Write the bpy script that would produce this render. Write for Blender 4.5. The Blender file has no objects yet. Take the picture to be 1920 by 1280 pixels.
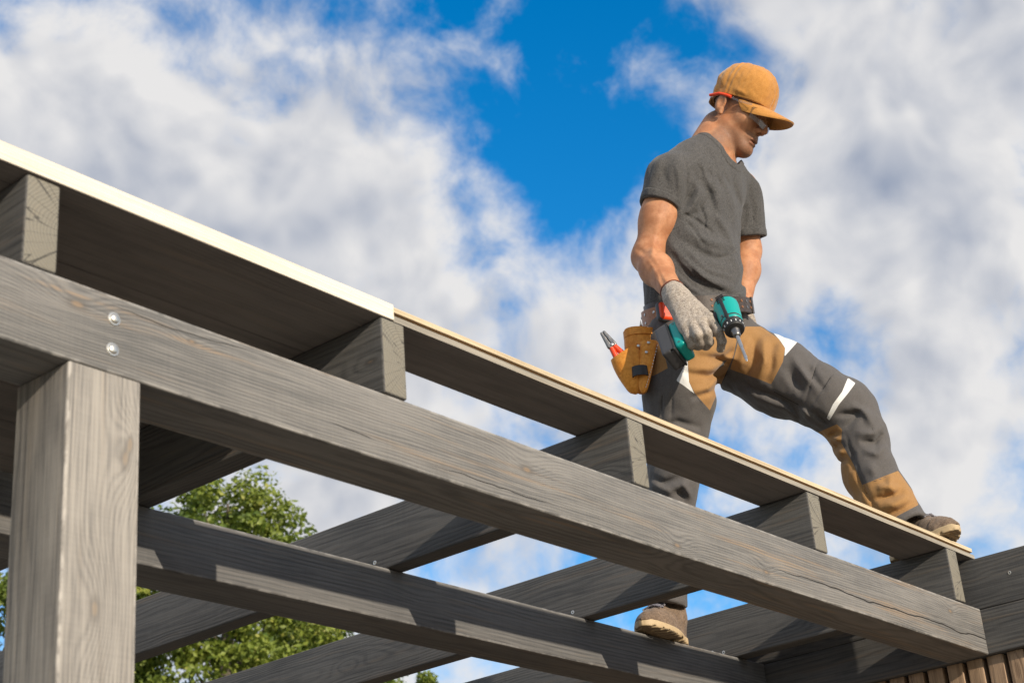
import bpy, bmesh, math, random
import numpy as np
from mathutils import Vector, Matrix, Quaternion
random.seed(7); np.random.seed(7)
S = bpy.context.scene
COL = S.collection
rad = math.radians

# ------------------------------------------------------------------ camera, sky, sun, exposure
ZB = 2.25                                   # underside of the front beam above the ground
CAMP = np.array([0.2709, -1.7051, -0.9499 + ZB])
FPX = 3081.4                                # focal length in pixels of a 1920 px wide picture
YAW, PIT, ROL = 0.9029, 0.4321, -0.0839
_fw = np.array([math.sin(YAW)*math.cos(PIT), math.cos(YAW)*math.cos(PIT), math.sin(PIT)])
_rt = np.array([math.cos(YAW), -math.sin(YAW), 0.0]); _up = np.cross(_rt, _fw)
CR = math.cos(ROL)*_rt + math.sin(ROL)*_up
CU = -math.sin(ROL)*_rt + math.cos(ROL)*_up
CF = _fw
cd = bpy.data.cameras.new('camera'); cam = bpy.data.objects.new('camera', cd); COL.objects.link(cam)
cd.sensor_width = 36; cd.lens = FPX/1920*36; cd.clip_start = .05; cd.clip_end = 2000
M = Matrix(((CR[0], CU[0], -CF[0], CAMP[0]), (CR[1], CU[1], -CF[1], CAMP[1]), (CR[2], CU[2], -CF[2], CAMP[2]), (0, 0, 0, 1)))
cam.matrix_world = M
cd.dof.use_dof = True; cd.dof.focus_distance = 4.45; cd.dof.aperture_fstop = 9
S.camera = cam
S.render.resolution_x = 1024; S.render.resolution_y = 682
SUN = Vector((-.236, -1.0, .335)).normalized()            # towards the sun
sd = bpy.data.lights.new('sun', 'SUN'); so = bpy.data.objects.new('sun', sd); COL.objects.link(so)
sd.energy = 5.0; sd.angle = rad(.53); sd.color = (1, .88, .72)
so.rotation_euler = SUN.to_track_quat('Z', 'Y').to_euler(); so.location = (-2, -8, 8)
S.view_settings.view_transform = 'Standard'; S.view_settings.look = 'None'
S.view_settings.gamma = 1; S.view_settings.use_curve_mapping = False
S.view_settings.exposure = 0.0

def pray(x, y):
    return (x-960)/FPX*CR - (y-640)/FPX*CU + CF
def pdir(x, y):
    d = pray(x, y); return d/np.linalg.norm(d)
def pplane(x, y, ax, v):
    d = pray(x, y); return CAMP + d*((v-CAMP[ax])/d[ax])
HV = np.array([CF[0], CF[1], 0.]); HV /= np.linalg.norm(HV)
HR = np.array([HV[1], -HV[0], 0.])
def pix(P):
    d = np.asarray(P) - CAMP; z = d@CF
    return np.stack([960+FPX*(d@CR)/z, 640-FPX*(d@CU)/z], -1)

# ---- node helpers
class NT:
    def __init__(s, tree): s.t = tree; s.n = tree.nodes; s.l = tree.links
    def node(s, typ, **kw):
        n = s.n.new(typ)
        for k, v in kw.items(): setattr(n, k, v)
        return n
    def put(s, sock, v):
        if isinstance(v, bpy.types.NodeSocket): s.l.new(v, sock)
        elif v is not None: sock.default_value = v
    def m(s, op, a, b=None, c=None, clamp=False):
        n = s.node('ShaderNodeMath', operation=op, use_clamp=clamp)
        for i, v in enumerate((a, b, c)): s.put(n.inputs[i], v)
        return n.outputs[0]
    def vm(s, op, a, b=None, scale=None):
        n = s.node('ShaderNodeVectorMath', operation=op); s.put(n.inputs[0], a); s.put(n.inputs[1], b)
        if scale is not None: s.put(n.inputs['Scale'], scale)
        return n.outputs['Value'] if op in ('DOT_PRODUCT', 'LENGTH', 'DISTANCE') else n.outputs[0]
    def noise(s, vec, scale, detail=4, rough=.55, dist=0., lac=2.0, col=False):
        n = s.node('ShaderNodeTexNoise'); s.put(n.inputs['Vector'], vec)
        for k, v in (('Scale', scale), ('Detail', detail), ('Roughness', rough), ('Distortion', dist), ('Lacunarity', lac)): s.put(n.inputs[k], v)
        return n.outputs['Color' if col else 'Fac']
    def mix(s, f, a, b, mode='MIX'):
        n = s.node('ShaderNodeMix', data_type='RGBA', blend_type=mode)
        s.put(n.inputs[0], f); s.put(n.inputs[6], a); s.put(n.inputs[7], b); return n.outputs[2]
    def ramp(s, f, lo, hi, a=0., b=1., smooth=True):
        n = s.node('ShaderNodeMapRange', interpolation_type='SMOOTHSTEP' if smooth else 'LINEAR')
        for k, v in zip(range(5), (f, lo, hi, a, b)): s.put(n.inputs[k], v)
        return n.outputs[0]
    def mapping(s, vec, scale=(1, 1, 1), loc=(0, 0, 0)):
        n = s.node('ShaderNodeMapping'); s.put(n.inputs[0], vec); s.put(n.inputs['Scale'], scale); s.put(n.inputs['Location'], loc); return n.outputs[0]
    def sep(s, v):
        n = s.node('ShaderNodeSeparateXYZ'); s.put(n.inputs[0], v); return n.outputs
    def comb(s, x, y, z):
        n = s.node('ShaderNodeCombineXYZ'); s.put(n.inputs[0], x); s.put(n.inputs[1], y); s.put(n.inputs[2], z); return n.outputs[0]
    def attr(s, name, typ='GEOMETRY'):
        n = s.node('ShaderNodeAttribute', attribute_name=name, attribute_type=typ); return n.outputs
def c4(c): return (c[0], c[1], c[2], 1)
def new_mat(name):
    m = bpy.data.materials.new(name); m.use_nodes = True
    t = NT(m.node_tree); t.n.clear()
    out = t.node('ShaderNodeOutputMaterial'); b = t.node('ShaderNodeBsdfPrincipled')
    t.l.new(b.outputs[0], out.inputs[0]); t.b = b; t.out = out
    return m, t
def bump(t, h, strength, dist):
    n = t.node('ShaderNodeBump'); n.inputs['Strength'].default_value = strength; n.inputs['Distance'].default_value = dist
    t.put(n.inputs['Height'], h); t.l.new(n.outputs[0], t.b.inputs['Normal']); return n

# ---- world: Nishita sky with a broken cumulus deck over the whole dome
W = bpy.data.worlds.new('World'); S.world = W; W.use_nodes = True
t = NT(W.node_tree); t.n.clear()
wo = t.node('ShaderNodeOutputWorld'); bg = t.node('ShaderNodeBackground'); t.l.new(bg.outputs[0], wo.inputs[0])
sky = t.node('ShaderNodeTexSky', sky_type='NISHITA'); sky.sun_disc = False
sky.sun_elevation = math.asin(SUN.z); sky.sun_rotation = math.atan2(SUN.x, SUN.y)
sky.altitude = 200; sky.air_density = 1.0; sky.dust_density = .3; sky.ozone_density = 2.5
SKYMULT, CLOUDV = 2.05, 8.5
tc = t.node('ShaderNodeTexCoord'); V = t.vm('NORMALIZE', tc.outputs['Generated'])
hs = t.node('ShaderNodeHueSaturation'); hs.inputs['Saturation'].default_value = 1.42; hs.inputs['Value'].default_value = SKYMULT
t.l.new(sky.outputs[0], hs.inputs['Color'])
BUMPS = [  # px, py, radius px, weight : where the cloud deck is dense (+) or open (-)
    (740, 0, 150, -.22), (1010, 30, 170, -.20), (900, 80, 110, -.08), (1075, 230, 120, -.20), (1095, 370, 100, -.17), (950, 520, 110, -.15),
    (1590, 600, 105, -.17), (1500, 900, 120, -.14), (1870, 300, 70, -.10), (1330, 130, 110, -.12), (1860, 1000, 130, -.16), (1120, 1030, 110, -.14), (1230, 1010, 120, -.10),
    (400, 270, 380, .17), (120, 420, 300, .13), (640, 400, 240, .10), (1720, 130, 260, .16), (1580, 330, 220, .22),
    (1140, 95, 80, .15), (1420, 780, 130, .12), (1820, 640, 180, .10), (600, 1000, 340, .16), (1020, 640, 90, .08), (1760, 820, 210, .13), (1400, 640, 130, .10), (1250, 420, 130, .10), (230, 470, 260, .10), (1880, 420, 160, .10), (1660, 720, 110, .08)]
acc = None
for (px, py, r, w) in BUMPS:
    d = pdir(px, py); kk = 2/((r/FPX)**2)
    g = t.m('MULTIPLY', t.m('EXPONENT', t.m('MULTIPLY', t.m('SUBTRACT', t.vm('DOT_PRODUCT', V, tuple(d)), 1.0), kk)), w)
    acc = g if acc is None else t.m('ADD', acc, g)
warp = t.noise(V, 11, 2, .5, col=True)
VW = t.vm('ADD', V, t.vm('SCALE', t.vm('SUBTRACT', warp, (.5, .5, .5)), scale=.04))
def dens(vec, det): return t.noise(vec, 10.5, det, .60)
n0 = dens(VW, 8)
sunoff = tuple((CR*.5+CU*.8)*.022)
n1 = dens(t.vm('ADD', VW, sunoff), 3)
n0s = dens(VW, 3)
nb = t.noise(V, 3.1, 2, .5)
dd = t.m('ADD', t.m('ADD', t.m('MULTIPLY', t.m('SUBTRACT', n0, .5), 1.25), t.m('MULTIPLY', t.m('SUBTRACT', nb, .5), .35)), acc)
cov = t.m('POWER', t.ramp(dd, -.23, .13), 1.0)
thick = t.ramp(dd, .0, .42)
lit = t.m('MULTIPLY', t.m('SUBTRACT', n0s, n1), 3.0)
shade = t.m('ADD', t.m('SUBTRACT', .88, t.m('MULTIPLY', thick, .42)), lit)
shade = t.m('ADD', shade, t.m('MULTIPLY', t.m('SUBTRACT', n0, .5), .25))
shade = t.m('ADD', shade, t.m('MULTIPLY', t.m('SUBTRACT', t.noise(V, 6.0, 2, .5, dist=.4), .5), .45), clamp=True)
ccol = t.mix(shade, c4((.38, .44, .57)), c4((.95, .94, .94)))
cc = t.node('ShaderNodeVectorMath', operation='SCALE'); t.put(cc.inputs[0], ccol); cc.inputs['Scale'].default_value = CLOUDV
final = t.mix(cov, hs.outputs[0], cc.outputs[0])
t.l.new(final, bg.inputs['Color']); bg.inputs['Strength'].default_value = .1
W.cycles.sampling_method = 'NONE'
S.cycles.max_bounces = 5; S.cycles.diffuse_bounces = 3; S.cycles.glossy_bounces = 3; S.cycles.transparent_max_bounces = 8

# ------------------------------------------------------------------ object helpers
def tag(o, label=None, cat=None, group=None, kind=None):
    for k, v in (('label', label), ('category', cat), ('group', group), ('kind', kind)):
        if v: o[k] = v
    return o
def empty(name, loc=(0, 0, 0)):
    o = bpy.data.objects.new(name, None); COL.objects.link(o); o.location = loc; o.empty_display_size = .1
    return o
def link(name, me, mat=None, parent=None, mw=None):
    o = bpy.data.objects.new(name, me); COL.objects.link(o)
    if mat and not me.materials: me.materials.append(mat)
    if mw is not None: o.matrix_world = mw
    if parent is not None:
        o.parent = parent
        pm = parent.matrix_basis if parent.parent is None else parent.parent.matrix_basis @ parent.matrix_parent_inverse @ parent.matrix_basis
        o.matrix_parent_inverse = pm.inverted()
    return o
def smooth(me, ang=None):
    me.polygons.foreach_set('use_smooth', [True]*len(me.polygons))
    if ang is not None and hasattr(me, 'set_sharp_from_angle'): me.set_sharp_from_angle(angle=rad(ang))
def bm_mesh(bm, name, sm=None):
    me = bpy.data.meshes.new(name); bm.normal_update(); bm.to_mesh(me); bm.free()
    if sm is not None: smooth(me, sm)
    return me
def box_mesh(name, lo, hi, bev=.003, seg=2, jitter=0):
    bm = bmesh.new(); bmesh.ops.create_cube(bm, size=1)
    for v in bm.verts:
        for i in range(3):
            v.co[i] = lo[i] if v.co[i] < 0 else hi[i]
            if jitter: v.co[i] += random.uniform(-jitter, jitter)
    if bev: bmesh.ops.bevel(bm, geom=bm.edges[:], offset=bev, segments=seg, affect='EDGES', profile=.6)
    return bm_mesh(bm, name, 40)

# ------------------------------------------------------------------ timber material: rings round a pith, knots, fibres, weathered stain
def timber(name, light, dark, warm, pith=(-.03, -.05), ring=.0085, knots=(), rough=.72, warmamt=.35, contrast=1., cracks=(), fresh=False, bumpd=.0012, WARPA=.045, edge=None, rk=True):
    m, t = new_mat(name)
    tc = t.node('ShaderNodeTexCoord'); P = tc.outputs['Object']
    oi = t.node('ShaderNodeObjectInfo'); off = t.m('MULTIPLY', oi.outputs['Random'], 37.)
    PO = t.vm('ADD', P, t.comb(off, 0., off))
    x, y, z = t.sep(P)
    w1 = t.noise(t.mapping(PO, (1.1, 5, 5)), 1.0, 3, .55)
    w2 = t.noise(t.mapping(PO, (6, 30, 30)), 1.0, 2, .5)
    py = t.m('SUBTRACT', y, t.m('ADD', pith[0], t.m('MULTIPLY', t.m('SUBTRACT', oi.outputs['Random'], .5), .05)))
    pz = t.m('SUBTRACT', z, pith[1])
    rho = t.m('SQRT', t.m('ADD', t.m('MULTIPLY', py, py), t.m('MULTIPLY', pz, pz)))
    rho = t.m('ADD', rho, t.m('MULTIPLY', t.m('SUBTRACT', w1, .5), WARPA))
    rho = t.m('ADD', rho, t.m('MULTIPLY', t.m('SUBTRACT', w2, .5), .006))
    kmask = None
    if rk and not fresh:
        vo = t.node('ShaderNodeTexVoronoi'); t.put(vo.inputs['Vector'], t.mapping(PO, (2.6, 8.5, 8.5))); vo.inputs['Scale'].default_value = 1.
        vd = vo.outputs['Distance']; ve = t.m('EXPONENT', t.m('MULTIPLY', t.m('MULTIPLY', vd, vd), -38.))
        rho = t.m('ADD', rho, t.m('MULTIPLY', ve, .016)); kmask = t.m('EXPONENT', t.m('MULTIPLY', t.m('MULTIPLY', vd, vd), -420.))
    for (kx, ky, kz, r) in knots:
        dx = t.m('MULTIPLY', t.m('SUBTRACT', x, kx), .45/r); dy = t.m('MULTIPLY', t.m('SUBTRACT', y, ky), .25/r); dz = t.m('MULTIPLY', t.m('SUBTRACT', z, kz), 1/r)
        d2 = t.m('ADD', t.m('ADD', t.m('MULTIPLY', dx, dx), t.m('MULTIPLY', dz, dz)), t.m('MULTIPLY', dy, dy))
        e = t.m('EXPONENT', t.m('MULTIPLY', d2, -.28))
        rho = t.m('ADD', rho, t.m('MULTIPLY', e, r*1.5))
        k1 = t.m('EXPONENT', t.m('MULTIPLY', d2, -2.6))
        kmask = k1 if kmask is None else t.m('ADD', kmask, k1)
    fib = t.noise(t.mapping(PO, (5, 260, 260)), 1.0, 3, .6)
    fib2 = t.noise(t.mapping(PO, (14, 700, 700)), 1.0, 2, .6)
    blot = t.noise(t.mapping(PO, (3, 9, 9)), 1.0, 4, .6)
    saw = t.noise(t.mapping(PO, (420, 12, 12)), 1.0, 2, .5)
    ringv = t.m('POWER', t.m('ADD', t.m('MULTIPLY', t.m('SINE', t.m('MULTIPLY', rho, 2*math.pi/ring)), .5), .5), 1.6)
    v = t.m('ADD', t.m('MULTIPLY', ringv, -.13*contrast), t.m('MULTIPLY', fib, .74))
    v = t.m('ADD', v, t.m('MULTIPLY', fib2, .40)); v = t.m('ADD', v, t.m('MULTIPLY', blot, .62)); v = t.m('ADD', v, t.m('MULTIPLY', saw, .12))
    f = t.ramp(v, .56, 1.14)
    col = t.mix(f, c4(dark), c4(light))
    wm = t.m('MULTIPLY', t.ramp(t.noise(t.mapping(PO, (2.2, 50, 50)), 1.0, 4, .6), .52, .72), t.m('MULTIPLY', t.m('SUBTRACT', 1.15, ringv), warmamt), clamp=True)
    col = t.mix(wm, col, c4(warm))
    if kmask is not None:
        col = t.mix(t.m('MULTIPLY', t.ramp(kmask, .15, .8), .55), col, c4(tuple(.75*a+.1*b for a, b in zip(dark, warm))))
        col = t.mix(t.m('MULTIPLY', t.ramp(kmask, .75, .98), .5), col, c4(warm))
    h = t.m('ADD', t.m('MULTIPLY', fib, 1.0), t.m('MULTIPLY', ringv, -.5)); h = t.m('ADD', h, t.m('MULTIPLY', fib2, .6))
    if edge:                                       # rubbed, chipped arrises
        en = t.ramp(t.noise(t.mapping(PO, (30, 60, 60)), 1.0, 3, .6), .40, .62)
        em = t.m('MULTIPLY', t.m('MULTIPLY', t.ramp(t.m('ABSOLUTE', y), edge[0]-.007, edge[0]-.001), t.ramp(t.m('ABSOLUTE', z), edge[1]-.007, edge[1]-.001)), en)
        col = t.mix(t.m('MULTIPLY', em, .7), col, c4(tuple(min(1, 1.5*a+.03) for a in light)))
    # drying checks on the sawn ends
    if not fresh:
        nx = t.m('ABSOLUTE', t.sep(tc.outputs['Normal'])[0])
        ang = t.m('ARCTAN2', py, pz)
        a1 = t.noise(t.comb(t.m('MULTIPLY', ang, 5.5), t.m('MULTIPLY', rho, 7.), off), 1.0, 1, .5)
        ck = t.m('MULTIPLY', t.ramp(t.m('ABSOLUTE', t.m('SUBTRACT', a1, .5)), .004, .018, 1., 0.), t.ramp(nx, .8, .95))
        col = t.mix(t.m('MULTIPLY', ck, .75), col, c4((.035, .032, .028)))
        ecol = t.mix(t.m('ADD', t.m('MULTIPLY', ringv, .35), t.m('MULTIPLY', blot, .5)), c4((.33, .30, .23)), c4((.19, .175, .14)))
        col = t.mix(t.m('MULTIPLY', t.ramp(nx, .8, .95), t.m('SUBTRACT', .6, t.m('MULTIPLY', ck, .5))), col, ecol)
    for (x0, x1, z0, sl, wd) in cracks:            # long splits: a wandering dark line between two ends
        nz = t.noise(t.comb(t.m('MULTIPLY', x, 5.), x0*9, 0.), 1.0, 3, .55)
        zc = t.m('ADD', t.m('ADD', z0, t.m('MULTIPLY', t.m('SUBTRACT', x, x0), sl)), t.m('MULTIPLY', t.m('SUBTRACT', nz, .5), .035))
        tt = t.m('MULTIPLY', t.ramp(x, x0, x0+.35*(x1-x0)), t.ramp(x, x1-.2*(x1-x0), x1, 1., .0 if x1 < 4.2 else 1.))
        line = t.ramp(t.m('DIVIDE', t.m('ABSOLUTE', t.m('SUBTRACT', z, zc)), t.m('ADD', t.m('MULTIPLY', tt, wd), .00002)), .7, 1.2, 1., 0.)
        line = t.m('MULTIPLY', line, t.m('GREATER_THAN', tt, .02))
        col = t.mix(line, col, c4((.02, .018, .016)))
        h = t.m('SUBTRACT', h, t.m('MULTIPLY', line, 3.))
    t.put(t.b.inputs['Base Color'], col); t.put(t.b.inputs['Roughness'], t.ramp(fib, .3, .7, rough-.08, rough+.1))
    t.b.inputs['Specular IOR Level'].default_value = .35
    bump(t, h, .55, bumpd)
    return m

def plank(name, axis, lo, hi, mat, parent=None, bev=.003, jitter=.0006, mesh=None):
    """box from lo to hi in world space; its local x runs along the grain"""
    lo = Vector(lo); hi = Vector(hi); o = (lo+hi)/2; d = hi-lo
    if axis == 'x': L, w, h = d.x, d.y, d.z; R = Matrix.Identity(3)
    elif axis == 'y': L, w, h = d.y, d.x, d.z; R = Matrix(((0, -1, 0), (1, 0, 0), (0, 0, 1)))
    else: L, w, h = d.z, d.y, d.x; R = Matrix(((0, 0, -1), (0, 1, 0), (1, 0, 0)))
    if axis == 'x': o.x = 0; l0, l1 = lo.x, hi.x
    else: l0, l1 = -L/2, L/2
    me = mesh or box_mesh(name, (l0, -w/2, -h/2), (l1, w/2, h/2), bev, 3, jitter)
    return link(name, me, mat, parent, Matrix.Translation(o) @ R.to_4x4())

# ------------------------------------------------------------------ ground
HB, DB, HJ, WJ, TB, YB, WB, Y2, D2, X1, SP, XE, XP = .119, .1148, .1395, .0551, .0302, -.0041, .1376, .6642, .1157, 1.390, .692, 4.3021, 1.4708
ZT = ZB+HB; ZJ = ZT+HJ
gm, t = new_mat('pale_gravel'); tc = t.node('ShaderNodeTexCoord'); P = tc.outputs['Object']
gcol = t.mix(t.noise(P, 1.3, 6, .65), c4((.19, .17, .14)), c4((.31, .28, .235)))
gcol = t.mix(t.ramp(t.noise(P, .25, 3), .45, .62), gcol, c4((.24, .215, .175)))
t.put(t.b.inputs['Base Color'], gcol); t.b.inputs['Roughness'].default_value = .9
bump(t, t.noise(P, 60, 4), .6, .03)
bm = bmesh.new(); bmesh.ops.create_grid(bm, x_segments=60, y_segments=60, size=400)
for v in bm.verts:
    r = v.co.length; v.co.z = 0 if r < 25 else .6*math.sin(v.co.x*.021)*math.cos(v.co.y*.017)*min(1, (r-25)/80)
tag(link('ground', bm_mesh(bm, 'ground', 60), gm), kind='structure')

# ------------------------------------------------------------------ pergola
GREYL, GREYD, WARM = (.226, .214, .198), (.094, .093, .091), (.31, .205, .115)
def kx(px, py): P = pplane(px, py, 1, 0); return P[0], P[2]-ZB-HB/2
fk = []
for px, py, r in [(145, 570, .017), (988, 880, .017), (1270, 1022, .014), (1437, 1072, .012), (1782, 1145, .013), (600, 868, .010), (360, 640, .008)]:
    X, Z = kx(px, py); fk.append((X, -DB/2, Z, r))
def crk(a, b, wd):
    xa, za = kx(*a); xb, zb = kx(*b); return (xa, xb, za, (zb-za)/(xb-xa), wd)
fcr = [crk((1400, 1050), (1853, 1200), .0016), crk((790, 868), (1050, 950), .0009), crk((612, 787), (705, 826), .0008), crk((165, 560), (480, 668), .0007), crk((1640, 1131), (1860, 1203), .0016)][:4]
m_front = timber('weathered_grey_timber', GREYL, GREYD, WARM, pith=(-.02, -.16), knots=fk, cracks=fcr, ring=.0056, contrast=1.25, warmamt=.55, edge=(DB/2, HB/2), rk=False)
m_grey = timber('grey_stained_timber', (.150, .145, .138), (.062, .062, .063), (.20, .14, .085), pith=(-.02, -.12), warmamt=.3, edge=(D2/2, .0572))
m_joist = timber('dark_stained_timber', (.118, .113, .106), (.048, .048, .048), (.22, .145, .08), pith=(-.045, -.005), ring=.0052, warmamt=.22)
pk = []
for px, py, r in [(235, 860, .016), (178, 1140, .017), (245, 830, .01)]:
    P = pplane(px, py, 1, 0); pk.append((P[2], -.06, -(P[0]-XP-.06), r))
pc = .5*(0+ZB)
m_post = timber('bleached_timber', (.335, .308, .272), (.135, .127, .118), (.30, .23, .16), pith=(-.02, -.09), knots=[(a-pc, b, c, r) for a, b, c, r in pk], ring=.0062, contrast=.9, warmamt=.2, WARPA=.03, edge=(.0595, .06), rk=False)
m_fresh = timber('fresh_pale_timber', (.80, .73, .61), (.66, .57, .43), (.70, .55, .36), pith=(-.01, -.3), ring=.006, contrast=.7, warmamt=.25, rough=.6, fresh=True)

perg = empty('pergola', (XP+.06, .06, 0))
tag(perg, 'grey timber pergola frame of posts, beams and evenly spaced joists', 'pergola')
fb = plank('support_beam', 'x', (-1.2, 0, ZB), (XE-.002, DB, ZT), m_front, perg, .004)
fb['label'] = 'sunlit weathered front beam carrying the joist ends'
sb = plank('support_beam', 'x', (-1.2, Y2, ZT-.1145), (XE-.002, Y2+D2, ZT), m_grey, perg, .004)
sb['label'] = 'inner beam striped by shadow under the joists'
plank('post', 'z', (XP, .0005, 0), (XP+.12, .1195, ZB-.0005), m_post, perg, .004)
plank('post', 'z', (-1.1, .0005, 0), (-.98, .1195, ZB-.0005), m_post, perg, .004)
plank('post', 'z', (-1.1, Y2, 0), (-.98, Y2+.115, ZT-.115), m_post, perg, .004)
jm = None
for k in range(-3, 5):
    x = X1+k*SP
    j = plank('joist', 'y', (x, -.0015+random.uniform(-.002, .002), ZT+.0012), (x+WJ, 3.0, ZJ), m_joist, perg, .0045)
# the beam and joist that close the frame against the clad wall
plank('wall_beam', 'y', (XE, -1.6, ZT-.1177), (XE+.06, 3.0, ZT-.0008), m_joist, perg, .003)
plank('wall_joist', 'y', (XE+.0015, -1.6, ZT+.0008), (XE+.0565, 3.0, ZJ-.004), m_joist, perg, .004)
# dome-headed coach bolts over the post
mb, t = new_mat('zinc_plated_steel'); t.b.inputs['Metallic'].default_value = 1; t.b.inputs['Roughness'].default_value = .36
P0 = t.node('ShaderNodeTexCoord').outputs['Object']
t.put(t.b.inputs['Base Color'], t.mix(t.noise(P0, 90, 3), c4((.62, .58, .50)), c4((.86, .83, .76))))
def lathe(prof, n=24):
    bm = bmesh.new(); rings = []
    for r, h in prof:
        rings.append([bm.verts.new((r*math.cos(2*math.pi*i/n), r*math.sin(2*math.pi*i/n), h)) for i in range(n)])
    for a, b in zip(rings, rings[1:]):
        for i in range(n): bm.faces.new((a[i], a[(i+1) % n], b[(i+1) % n], b[i]))
    bm.faces.new(rings[0][::-1]); bm.faces.new(rings[-1])
    return bm
bolt_me = bm_mesh(lathe([(r_*.66, h_*.66) for r_, h_ in [(.0155, 0), (.0155, .0012), (.0145, .002), (.0115, .0022), (.0110, .004), (.0090, .0058), (.006, .0068), (.003, .0073), (.0006, .0075)]]), 'bolt', 35)
for px, py in ((214, 598), (211, 655)):
    P = pplane(px, py, 1, 0)
    o = link('bolt', bolt_me, mb, fb, Matrix.Translation(P) @ Matrix.Rotation(rad(90), 4, 'X'))

# countersunk screws where joists are fixed over the inner beam and against the wall
scr_me = bm_mesh(lathe([(.0048, -.002), (.0048, .0004), (.0040, .0007), (.0022, .0004), (.0018, -.0008)], 14), 'screw', 35)
for j in [o for o in perg.children if o.name.startswith(('joist', 'wall_joist'))]:
    xf = j.matrix_world.translation.x-WJ/2 if j.name.startswith('joist') else XE+.0015
    spots = [(Y2+.035, ZT+.022), (Y2+.082, ZT+.030)] if j.name.startswith('joist') else [(-.10, ZT+.075), (-.62, ZT+.05), (.45, ZT+.07)]
    for yy, zz in spots:
        link('screw', scr_me, mb, j, Matrix.Translation((xf, yy+random.uniform(-.006, .006), zz)) @ Matrix.Rotation(rad(-90), 4, 'Y'))

# ------------------------------------------------------------------ roof boards on the joists
def board(ylo, yhi, x0, x1, mat, label, grooved=False, edge=None):
    y0, z0, w, h = (ylo+yhi)/2, ZJ+.0008, yhi-ylo, TB
    if grooved:
        pr = [(-w/2, 0), (w/2-.004, 0), (w/2, .004), (w/2, h-.004), (w/2-.004, h), (-w/2+.004, h), (-w/2+.004, h*.68), (-w/2+.012, h*.64), (-w/2+.012, h*.42), (-w/2+.001, h*.38)]
    else:
        c = .0012
        pr = [(-w/2+c, 0), (w/2-c, 0), (w/2, c), (w/2, h-c), (w/2-c, h), (-w/2+c, h), (-w/2, h-c), (-w/2, c)]
    n = 14; bm = bmesh.new(); R = []
    for i in range(n+1):
        x = x0+(x1-x0)*i/n; dz = random.uniform(-.0006, .0006); dy = random.uniform(-.0005, .0005)
        R.append([bm.verts.new((x, a+dy, b+max(0, dz))) for a, b in pr])
    for a, b in zip(R, R[1:]):
        for i in range(len(pr)):
            q = (i+1) % len(pr); f = bm.faces.new((a[i], a[q], b[q], b[i]))
    bm.faces.new(R[0][::-1]); bm.faces.new(R[-1])
    bmesh.ops.recalc_face_normals(bm, faces=bm.faces[:])
    if edge is not None:
        for f in bm.faces:
            c = f.calc_center_median()
            if grooved and c.y < -w/2+.0135 and f.normal.z > -.8: f.material_index = 2 if c.z < h*.39 else (3 if c.z < h*.66 else 1)
            elif c.y < -w/2+.0135 and f.normal.z > -.5 or f.normal.z > .8: f.material_index = 1
    me = bm_mesh(bm, 'timber_plank', 30); me.materials.append(mat)
    if edge is not None: me.materials.append(edge)
    if grooved: me.materials.append(m_lip); me.materials.append(m_groove)
    o = link('timber_plank', me, None, None, Matrix.Translation((0, y0, z0)))
    return tag(o, label, 'board', 'boards laid on the pergola joists')
m_soffit = timber('stained_board', (.225, .198, .176), (.120, .107, .097), (.25, .18, .12), pith=(-.02, -.3), ring=.007, contrast=.7, warmamt=.2)
m_lip = timber('weathered_board_edge', (.36, .325, .265), (.21, .19, .155), (.42, .30, .17), pith=(-.02, -.3), ring=.006, contrast=.8, fresh=True)
m_groove = timber('raw_groove', (.62, .40, .16), (.36, .20, .07), (.60, .34, .12), pith=(-.02, -.3), ring=.006, contrast=.8, fresh=True)
m_raw = timber('raw_board_edge', (.66, .54, .36), (.36, .28, .18), (.60, .42, .22), pith=(-.01, -.3), ring=.006, contrast=1., fresh=True)
xm = X1+SP+.030
board(YB, .0425, -1.3, xm, m_soffit, 'narrow roof board with pale freshly sawn front edge', False, m_fresh)
board(.0435, .1855, -1.3, xm-.002, m_soffit, 'wide dark roof board laid just behind the narrow pale one')
board(.1870, .3290, -1.3, xm+.001, m_soffit, 'dark roof board in third row behind the pale edge')
ORD = 'fourth fifth sixth seventh eighth ninth tenth eleventh twelfth thirteenth fourteenth fifteenth sixteenth seventeenth'.split()
for i, o_ in enumerate(ORD): board(.3305+.1435*i, .4725+.1435*i, -1.3, xm-.001*(i % 4), m_soffit, 'dark roof board in %s row behind the pale edge' % o_)
board(YB+.003, YB+WB, xm+.002, XE+.026, m_soffit, 'single grooved roof board spanning the open joists under the boot', True, m_raw)

# ------------------------------------------------------------------ slatted wall of the building
wall = empty('clad_wall', (XE+.06, 0, 0)); tag(wall, 'building wall clad with upright brown wooden slats under the beam', 'wall')
m_back, t = new_mat('black_membrane'); t.put(t.b.inputs['Base Color'], t.mix(t.noise(t.node('ShaderNodeTexCoord').outputs['Object'], 20, 3), c4((.012, .012, .012)), c4((.022, .021, .02)))); t.b.inputs['Roughness'].default_value = .8
m_slat = timber('brown_cladding', (.42, .285, .18), (.20, .130, .082), (.46, .31, .18), pith=(-.01, -.12), ring=.005, contrast=1.2, warmamt=.3)
link('backing', box_mesh('backing', (XE+.055, -3.2, 0), (XE+.16, 4.0, ZT-.1185), 0), m_back, wall)
pitch = .0565; sl_me = None
y = -1.55
while y < 2.4:
    o = plank('slat', 'z', (XE+.018, y, .05), (XE+.0545, y+.043, ZT-.1182), m_slat, wall, .0025, 0, sl_me); sl_me = o.data
    y += pitch

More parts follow.
